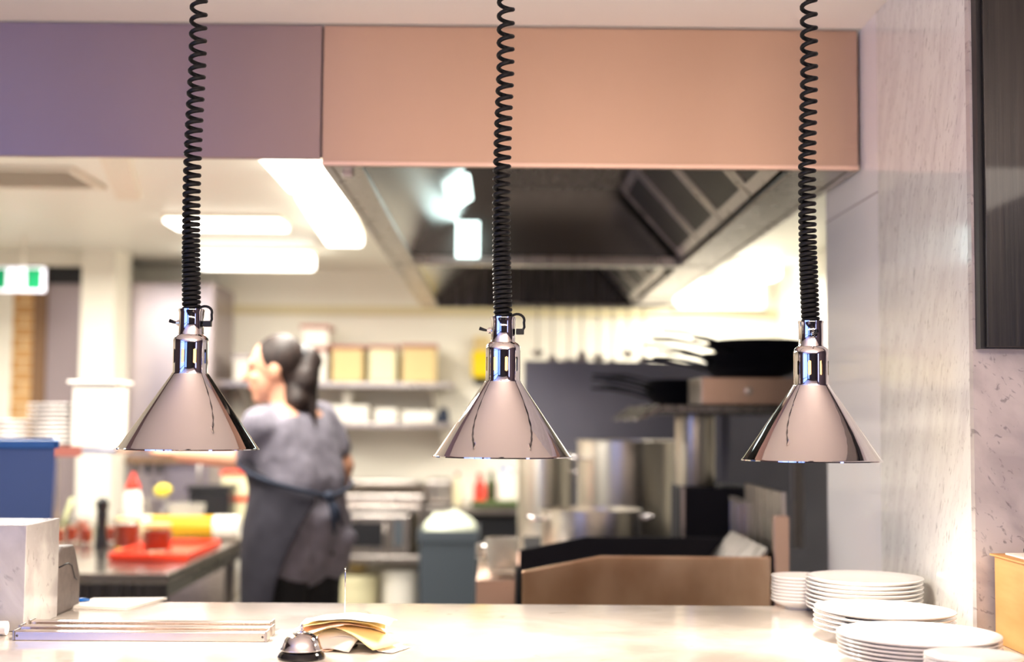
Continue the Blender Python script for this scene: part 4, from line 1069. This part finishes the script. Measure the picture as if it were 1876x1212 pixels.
# drawer box at its front
d0, d1 = at(1286, 691, 4.38), at(1456, 727, 4.38)
t = thing('drawer_box', 'pinkish steel drawer box at the front of the pan shelf', 'drawer box', ((d0.x+d1.x)/2+0.06, 4.5, pz+0.0006))
wd_ = (d1.x-d0.x)/2+0.06; hd = d0.z-pz
MB().box(-wd_, wd_, -0.11, 0.2, 0, hd).out('box_body', M['steel'], t, bevel=0.003)
dd = MB().box(-wd_, wd_, -0.122, -0.111, 0.0, hd).out('drawer_front', M['fascia'], t, bevel=0.003)
MB().lathe([(0, 0), (0.011, 0), (0.013, 0.008), (0, 0.012)], 20, mtx=Matrix.Translation((-0.06, -0.122, hd/2)) @ Matrix.Rotation(R(90), 4, 'X')).out('knob', M['steel'], dd, smooth='auto')
dz = pz+0.0006+hd+0.0006
# frying pans
def fpan():
    t = thing('frying_pan', '', 'pan', (0, 0, 0), 0, 'black frying pans piled on the shelf')
    r = 0.15
    MB().lathe([(0, 0), (r*0.72, 0), (r, 0.034), (r+0.003, 0.036), (r-0.001, 0.037), (r*0.71, 0.003), (0, 0.003)], 48).out('pan_body', M['iron'], t, smooth='auto')
    MB().tube([(-r+0.002, 0, 0.03), (-r-0.05, 0, 0.045), (-r-0.13, 0, 0.06), (-r-0.2, 0, 0.062)], [0.005, 0.004, 0.0055, 0.005], 8).out('handle', M['iron'], t, smooth=True)
    return t
fp = fpan()
angs = [(2, 0.83), (-14, 0.86), (20, 0.84), (-38, 0.86), (10, 0.82), (43, 0.868), (-6, 0.865), (-24, 0.84), (15, 0.87)]
for k, (a, x) in enumerate(angs):
    z = dz+0.0115*k
    n_ = len(angs)-1-k
    lab = 'black frying pan, '+ords[n_]+('' if n_ == 0 else ' from the top')+' of the pile on the drawer box'
    if k == 0: o = fp; o.location = (x, 4.56, z); o.rotation_euler = (0, 0, R(a)); o['label'] = lab
    else: o = dup(fp, (x, 4.56, z), R(a), lab)
angs = [(5, 0.68), (-26, 0.69), (28, 0.68), (-8, 0.685), (16, 0.67), (-40, 0.69)]
for k, (a, x) in enumerate(angs):
    n_ = len(angs)-1-k
    dup(fp, (x, 5.0, pz+0.001+0.0115*k), R(a), 'black frying pan, '+ords[n_]+('' if n_ == 0 else ' from the top')+' of the rear left pile on the shelf')
# utensils hanging on a rail
ur = at(1090, 566, 6.9)
t = thing('utensil_rail', 'steel utensil rail hanging behind the hood', 'rail', (ur.x, 6.9, ur.z+0.02))
MB().tube([(-0.42, 0, 0), (0.42, 0, 0)], 0.008, 10).out('rail_bar', M['steel'], t, smooth='auto')
for s in (-0.4, 0.4): MB().tube([(s, 0, 0.008), (s, 0, CEIL-0.04-ur.z-0.02)], 0.004, 8).out('hanging_rod', M['steel'], t)
for k, px in enumerate((985, 1012, 1042, 1066, 1096, 1122, 1150, 1178)):
    kind = ['ladle', 'spatula'][k % 2]
    wh_ = ['at the left end', 'second from left', 'third from left', 'fourth from left', 'fifth from left', 'sixth from left', 'seventh from left', 'at the right end'][k]
    x = at(px, 600, 6.9).x
    u = thing('hanging_'+kind, f'steel {kind} hanging from the rail behind the hood, {wh_}', kind, (x, 6.885, ur.z+0.012), 0, 'utensils hanging behind the hood')
    zb_ = -0.23-0.02*(k % 3)
    MB().tube([(0, 0.015, 0.014), (0, -0.001, 0.016), (0, -0.004, 0), (0, -0.004, zb_*0.5), (0, -0.004, zb_)], 0.0045, 8).out('handle', M['steel'], u, smooth=True)
    if kind == 'ladle':
        MB().lathe([(0, -0.03), (0.025, -0.02), (0.04, 0.005), (0.037, 0.005), (0.023, -0.016), (0, -0.026)], 24, c=(0, -0.01, zb_-0.002)).out('scoop', M['steel'], u, smooth=True)
    else:
        MB().prism([(-0.018, zb_), (0.018, zb_), (0.038, zb_-0.09), (-0.038, zb_-0.09)], -0.006, -0.003, 'y').out('blade', M['steel'], u)

# low counter box with a clear jug, left of the grill
g0, g1 = at(872, 1062, 4.0), at(950, 1062, 4.0)
t = thing('low_cabinet', 'low pinkish steel cabinet left of the chargrill', 'cabinet', ((g0.x+g1.x)/2-0.004, 4.25, 0))
wg = (g1.x-g0.x)/2-0.004
MB().box(-wg, wg, -0.25, 0.45, 0.08, g0.z).out('cabinet_body', M['fascia'], t, bevel=0.004)
MB().box(-wg+0.02, wg-0.02, -0.22, 0.4, 0, 0.079).out('plinth', M['black'], t)
MB().box(-wg+0.01, wg-0.01, -0.256, -0.2505, 0.1, g0.z-0.02).out('door', M['fascia'], t)
t = thing('plastic_jug', 'clear plastic jug on the low cabinet beside the chargrill', 'jug', (at(920, 1050, 4.15).x, 4.2, g0.z+0.0006))
hj = at(920, 985, 4.2).z-g0.z
MB().lathe([(0, 0), (0.04, 0), (0.043, 0.01), (0.053, hj), (0.05, hj), (0.040, 0.012), (0, 0.006)], 36).out('jug_body', M['clearplastic'], t, smooth='auto')
MB().tube([(-0.05, 0, hj*0.85), (-0.075, 0, hj*0.8), (-0.075, 0, hj*0.4), (-0.045, 0, hj*0.3)], 0.005, 8).out('handle', M['clearplastic'], t, smooth=True)

# ================================================================ THE COOK
PY = 5.0
hip = at(545, 960, PY)
PXc = at(552, 960, PY).x
face_dir = Vector((-0.80, 0.60, 0)); right = Vector((0.60, 0.80, 0))
person = thing('person', 'person with a dark ponytail in grey t-shirt and charcoal apron, reaching left', 'person', (PXc, PY, 0))
mw = Matrix((right, face_dir, Vector((0, 0, 1)))).transposed().to_4x4()      # local x = her right, y = front
def L2W(x, y, z): return mw @ Vector((x, y, z))
def W(px, py, dY=0):            # pixel to a point local to the figure's base
    p = at(px, py, PY+dY); return p - Vector((PXc, PY, 0))
sh_c = W(528, 762); 
shL = W(478, 780, -0.10); shR = W(588, 768, 0.14)
elL = W(455, 842, -0.02); wrL = W(330, 832, 0.10); haL = W(258, 792, 0.14)
elR = W(630, 852, 0.16); wrR = W(612, 925, 0.24); haR = W(590, 950, 0.30)
neck = W(518, 742, 0.02); head = W(502, 676, 0.02)
pel = Vector((0.0, 0, 0.95)); waist = W(556, 890)
def remesh(o, vox, smooth=2):
    rm = o.modifiers.new('r', 'REMESH'); rm.mode = 'VOXEL'; rm.voxel_size = vox; rm.use_smooth_shade = True
    if smooth:
        s = o.modifiers.new('sm', 'SMOOTH'); s.iterations = smooth; s.factor = 0.5
b_ = MB()
hd_ = Vector((-0.99, -0.10, -0.08)).normalized()                 # where the face looks
hr_ = hd_.cross(Vector((0, 0, 1))).normalized(); hu_ = hr_.cross(hd_)
hm_ = Matrix((hr_, hd_, hu_)).transposed().to_4x4()
hR = Matrix.Translation(head) @ hm_
def H(x, y, z): return hR @ Vector((x, y, z))
b_.ball(H(0, -0.012, 0.02), (0.076, 0.095, 0.098), 28, 20, hm_)         # skull
b_.ball(H(0, 0.035, -0.04), (0.058, 0.058, 0.075), 24, 16, hm_)         # face
b_.ball(H(0, 0.055, -0.098), (0.03, 0.028, 0.024), 16, 12, hm_)         # chin
b_.capsule(H(0, 0.088, 0.012), H(0, 0.108, -0.026), 0.009, 0.013)       # nose
b_.ball(H(0.035, 0.066, -0.028), (0.022, 0.02, 0.02), 14, 10, hm_); b_.ball(H(-0.035, 0.066, -0.028), (0.022, 0.02, 0.02), 14, 10, hm_)
b_.capsule(H(-0.03, 0.078, 0.03), H(0.03, 0.078, 0.03), 0.012, 0.012)   # brow
for s in (-1, 1):                                                       # ears
    b_.ball(H(s*0.078, -0.008, -0.01), (0.010, 0.02, 0.032), 14, 10, hm_)
b_.capsule(H(0, -0.02, -0.05), neck+Vector((0.01, 0, -0.03)), 0.052, 0.058)
b_.capsule(shL, shR, 0.055, 0.055)
for (a, ra, c, rb2) in ((shL*0.5+shR*0.5+Vector((0, 0, -0.03)), 0.10, waist, 0.105),):
    b_.capsule(a+right*0.06, c+right*0.045, ra, rb2); b_.capsule(a-right*0.06, c-right*0.045, ra, rb2)
b_.capsule(waist+right*0.05, pel+right*0.06, 0.095, 0.095); b_.capsule(waist-right*0.05, pel-right*0.06, 0.095, 0.095)
for s in (-1, 1):
    hipj = pel+right*0.085*s; knee = hipj*1.0+Vector((0, 0, -0.43))+face_dir*0.03; ank = knee+Vector((0, 0, -0.40))-face_dir*0.03
    ank.z = 0.09
    b_.capsule(hipj, knee, 0.080, 0.058); b_.capsule(knee, ank, 0.056, 0.038)
    b_.capsule(ank+Vector((0, 0, -0.045)), ank+face_dir*0.14+Vector((0, 0, -0.055)), 0.038, 0.03)
b_.capsule(shL, elL, 0.05, 0.040); b_.capsule(elL, wrL, 0.040, 0.026)
b_.capsule(shR, elR, 0.05, 0.040); b_.capsule(elR, wrR, 0.040, 0.026)
def hand(mb, wr, ha, nrm):
    d = (ha-wr).normalized()
    side = d.cross(nrm).normalized()
    pc_ = wr+d*0.05
    for s in (-1.5, -0.5, 0.5, 1.5):
        mb.capsule(wr+side*0.012*s/1.5, wr+d*0.085+side*0.02*s/1.0, 0.016, 0.012)
        k0 = wr+d*0.088+side*0.021*s
        ln = (0.070, 0.080, 0.076, 0.060)[int(s+1.5)]
        k1 = k0+d*ln*0.45-nrm*0.008; k2 = k1+d*ln*0.32-nrm*0.020; k3 = k2+d*ln*0.15-nrm*0.018
        mb.capsule(k0, k1, 0.010, 0.009, 10); mb.capsule(k1, k2, 0.009, 0.0085, 10); mb.capsule(k2, k3, 0.0085, 0.0075, 10)
    t0 = wr+d*0.02-side*0.022; t1 = t0+d*0.035-side*0.03-nrm*0.006; t2 = t1+d*0.035-side*0.008-nrm*0.01
    mb.capsule(t0, t1, 0.013, 0.0105, 10); mb.capsule(t1, t2, 0.0105, 0.009, 10)
hand(b_, wrL, haL, Vector((0, -0.3, 1)).normalized())
hand(b_, wrR, haR, Vector((0.9, 0.1, 0.2)).normalized())
body = b_.out('body', M['skin'], person, smooth=True); remesh(body, 0.0055, 3)
# face details
for s in (-1, 1):
    MB().ball(H(s*0.032, 0.083, 0.008), (0.011, 0.008, 0.007), 14, 10, hm_).out('eye', M['eye'], person, smooth=True)
MB().ball(H(0, 0.086, -0.060), (0.021, 0.010, 0.008), 16, 10, hm_).out('mouth', M['lip'], person, smooth=True)
# hair with ponytail
hb2 = MB()
mbx = hb2
mbx.ball(H(0, -0.026, 0.032), (0.085, 0.096, 0.098), 28, 20, hm_)
mbx.ball(H(0, -0.06, -0.02), (0.066, 0.06, 0.075), 20, 14, hm_)
mbx.capsule(H(0, -0.105, 0.045), H(0, -0.135, 0.02), 0.038, 0.045)
mbx.capsule(H(0, -0.130, 0.03), W(560, 700, 0), 0.045, 0.050)
mbx.capsule(W(560, 690, 0), W(570, 745, 0), 0.046, 0.024)
mbx.capsule(W(570, 735, -0.01), W(578, 785, -0.03), 0.022, 0.006)
mbx.capsule(H(0.02, -0.07, -0.03), W(545, 735, -0.02), 0.06, 0.045)
hair = mbx.out('hair', M['hair'], person, smooth=True); remesh(hair, 0.007, 3)
MB().lathe([(0.035, -0.012), (0.044, -0.006), (0.044, 0.006), (0.035, 0.012)], 20, mtx=Matrix.Translation(H(0, -0.115, 0.04)) @ hm_ @ Matrix.Rotation(R(90), 4, 'X')).out('hair_tie', M['black'], person)
# t-shirt
s_ = MB()
s_.capsule(shL+Vector((0, 0, -0.0)), shR, 0.068, 0.066)
s_.capsule(neck+Vector((0, 0, -0.03)), (shL+shR)/2+Vector((0, 0, -0.03)), 0.062, 0.10)
top_ = (shL+shR)/2+Vector((0, 0, -0.05))
for k in (-1, 0, 1):
    s_.capsule(top_+right*0.065*k, waist+right*0.05*k, 0.115, 0.122)
    s_.capsule(waist+right*0.055*k, pel+right*(0.085 if k > 0 else 0.07)*k+Vector((0, 0, -0.01)), 0.115, 0.126)
# flared tail
s_.capsule(pel+right*0.14+Vector((0, 0, 0.12))-face_dir*0.02, W(615, 1015, 0.05), 0.07, 0.055)
s_.capsule(pel-face_dir*0.06+Vector((0, 0, 0.12)), W(572, 1018, -0.06), 0.09, 0.062)
s_.capsule(pel+right*0.12+Vector((0, 0, 0.10)), W(638, 985, 0.04), 0.05, 0.034)
s_.capsule(shL, shL+(elL-shL)*0.80, 0.072, 0.062)
s_.capsule(shR, shR+(elR-shR)*0.62, 0.068, 0.060)
shirt = s_.out('tshirt', M['shirt'], person, smooth=True); remesh(shirt, 0.010, 4)
# folds on the cloth
tex = bpy.data.textures.new('fold', 'CLOUDS'); tex.noise_scale = 0.13
dm = shirt.modifiers.new('d', 'DISPLACE'); dm.texture = tex; dm.strength = 0.022; dm.mid_level = 0.5
# apron: an open shell around front and sides, from chest to shin
def shell(zs, phs, name, m, push=0.0):
    mb = MB(); rows = []
    for z, (cx, cy), (rx, ry), (p0, p1) in zs:
        row = []
        n_ = 26
        for k in range(n_+1):
            a = R(p0+(p1-p0)*k/n_)
            fold = 1+0.035*math.sin(a*7+z*3)*(1.3-z)
            l_ = right*math.cos(a)*rx*fold + face_dir*math.sin(a)*ry*fold
            row.append(mb.bm.verts.new(Vector((cx, cy, z))+l_))
        rows.append(row)
    for a_, b2 in zip(rows, rows[1:]):
        for k in range(len(a_)-1): mb.bm.faces.new((a_[k], a_[k+1], b2[k+1], b2[k]))
    return mb.out(name, m, person, smooth=True, solid=0.006, subsurf=1)
def cxy(px, py, dY=0): p = W(px, py, dY); return (p.x, p.y)
def zpx(py): return at(550, py, PY).z
apron = shell([
    (zpx(790), cxy(520, 800, 0.04), (0.15, 0.155), (60, 125)),
    (zpx(838), cxy(530, 840), (0.185, 0.165), (30, 150)),
    (zpx(862), cxy(538, 862), (0.190, 0.165), (10, 182)),
    (zpx(884), cxy(545, 880), (0.192, 0.165), (-5, 215)),
    (zpx(905), cxy(548, 905), (0.195, 0.165), (-20, 260)),
    (zpx(930), cxy(548, 930), (0.20, 0.17), (-12, 240)),
    (zpx(960), cxy(548, 960), (0.215, 0.19), (-5, 230)),
    (zpx(1020), cxy(550, 1020), (0.22, 0.205), (0, 211)),
    (zpx(1090), cxy(548, 1090), (0.215, 0.20), (0, 198)),
    (0.52, cxy(548, 1090), (0.20, 0.19), (0, 196))], None, 'apron', M['apron'])
# tie with bow at the back
pts = []
wz = zpx(905)
for k in range(31):
    a = 120+(330-120)*k/30
    if a <= 262: py = 834+(906-834)*((a-120)/142)**0.9
    else: py = 906-26*(a-262)/68
    cx_, cy_ = cxy(530+18*min(1, (a-120)/132), 900)
    p_ = Vector((cx_, cy_, zpx(py)))+right*math.cos(R(a))*0.203+face_dir*math.sin(R(a))*0.175
    pts.append(p_)
tie = MB().tube(pts, 0.008, 8).out('apron_tie', M['sash'], person, smooth=True)
kn = W(612, 905, -0.11)
kn = Vector((*cxy(548, 900), wz))+right*math.cos(R(262))*0.205+face_dir*math.sin(R(262))*0.18
bw = MB(); bw.ball(kn, (0.022, 0.022, 0.02), 14, 10)
for dv in (Vector((0.045, 0, -0.10)), Vector((0.02, 0, -0.13))): bw.tube([kn, kn+dv*0.5+Vector((0.01, -0.01, 0)), kn+dv], [0.010, 0.012, 0.006], 8)
bw.out('bow', M['sash'], tie, smooth=True)
# trousers and shoes
tr = MB()
for s in (-1, 1):
    hipj = pel+right*0.085*s; knee = hipj+Vector((0, 0, -0.43))+face_dir*0.03; ank = Vector((knee.x, knee.y, 0.12))-face_dir*0.03
    tr.capsule(hipj+Vector((0, 0, 0.02)), knee, 0.106, 0.074); tr.capsule(knee, ank, 0.074, 0.058)
tr.capsule(pel-right*0.07, pel+right*0.07, 0.118, 0.118)
tro = tr.out('trousers', M['trouser'], person, smooth=True); remesh(tro, 0.010, 3)
for s in (-1, 1):
    hipj = pel+right*0.085*s; an = Vector((hipj.x, hipj.y, 0.0))
    so = MB(); so.capsule(an+Vector((0, 0, 0.052))-face_dir*0.02, an+face_dir*0.17+Vector((0, 0, 0.045)), 0.050, 0.044)
    so.out('shoe', M['black'], person, smooth=True)
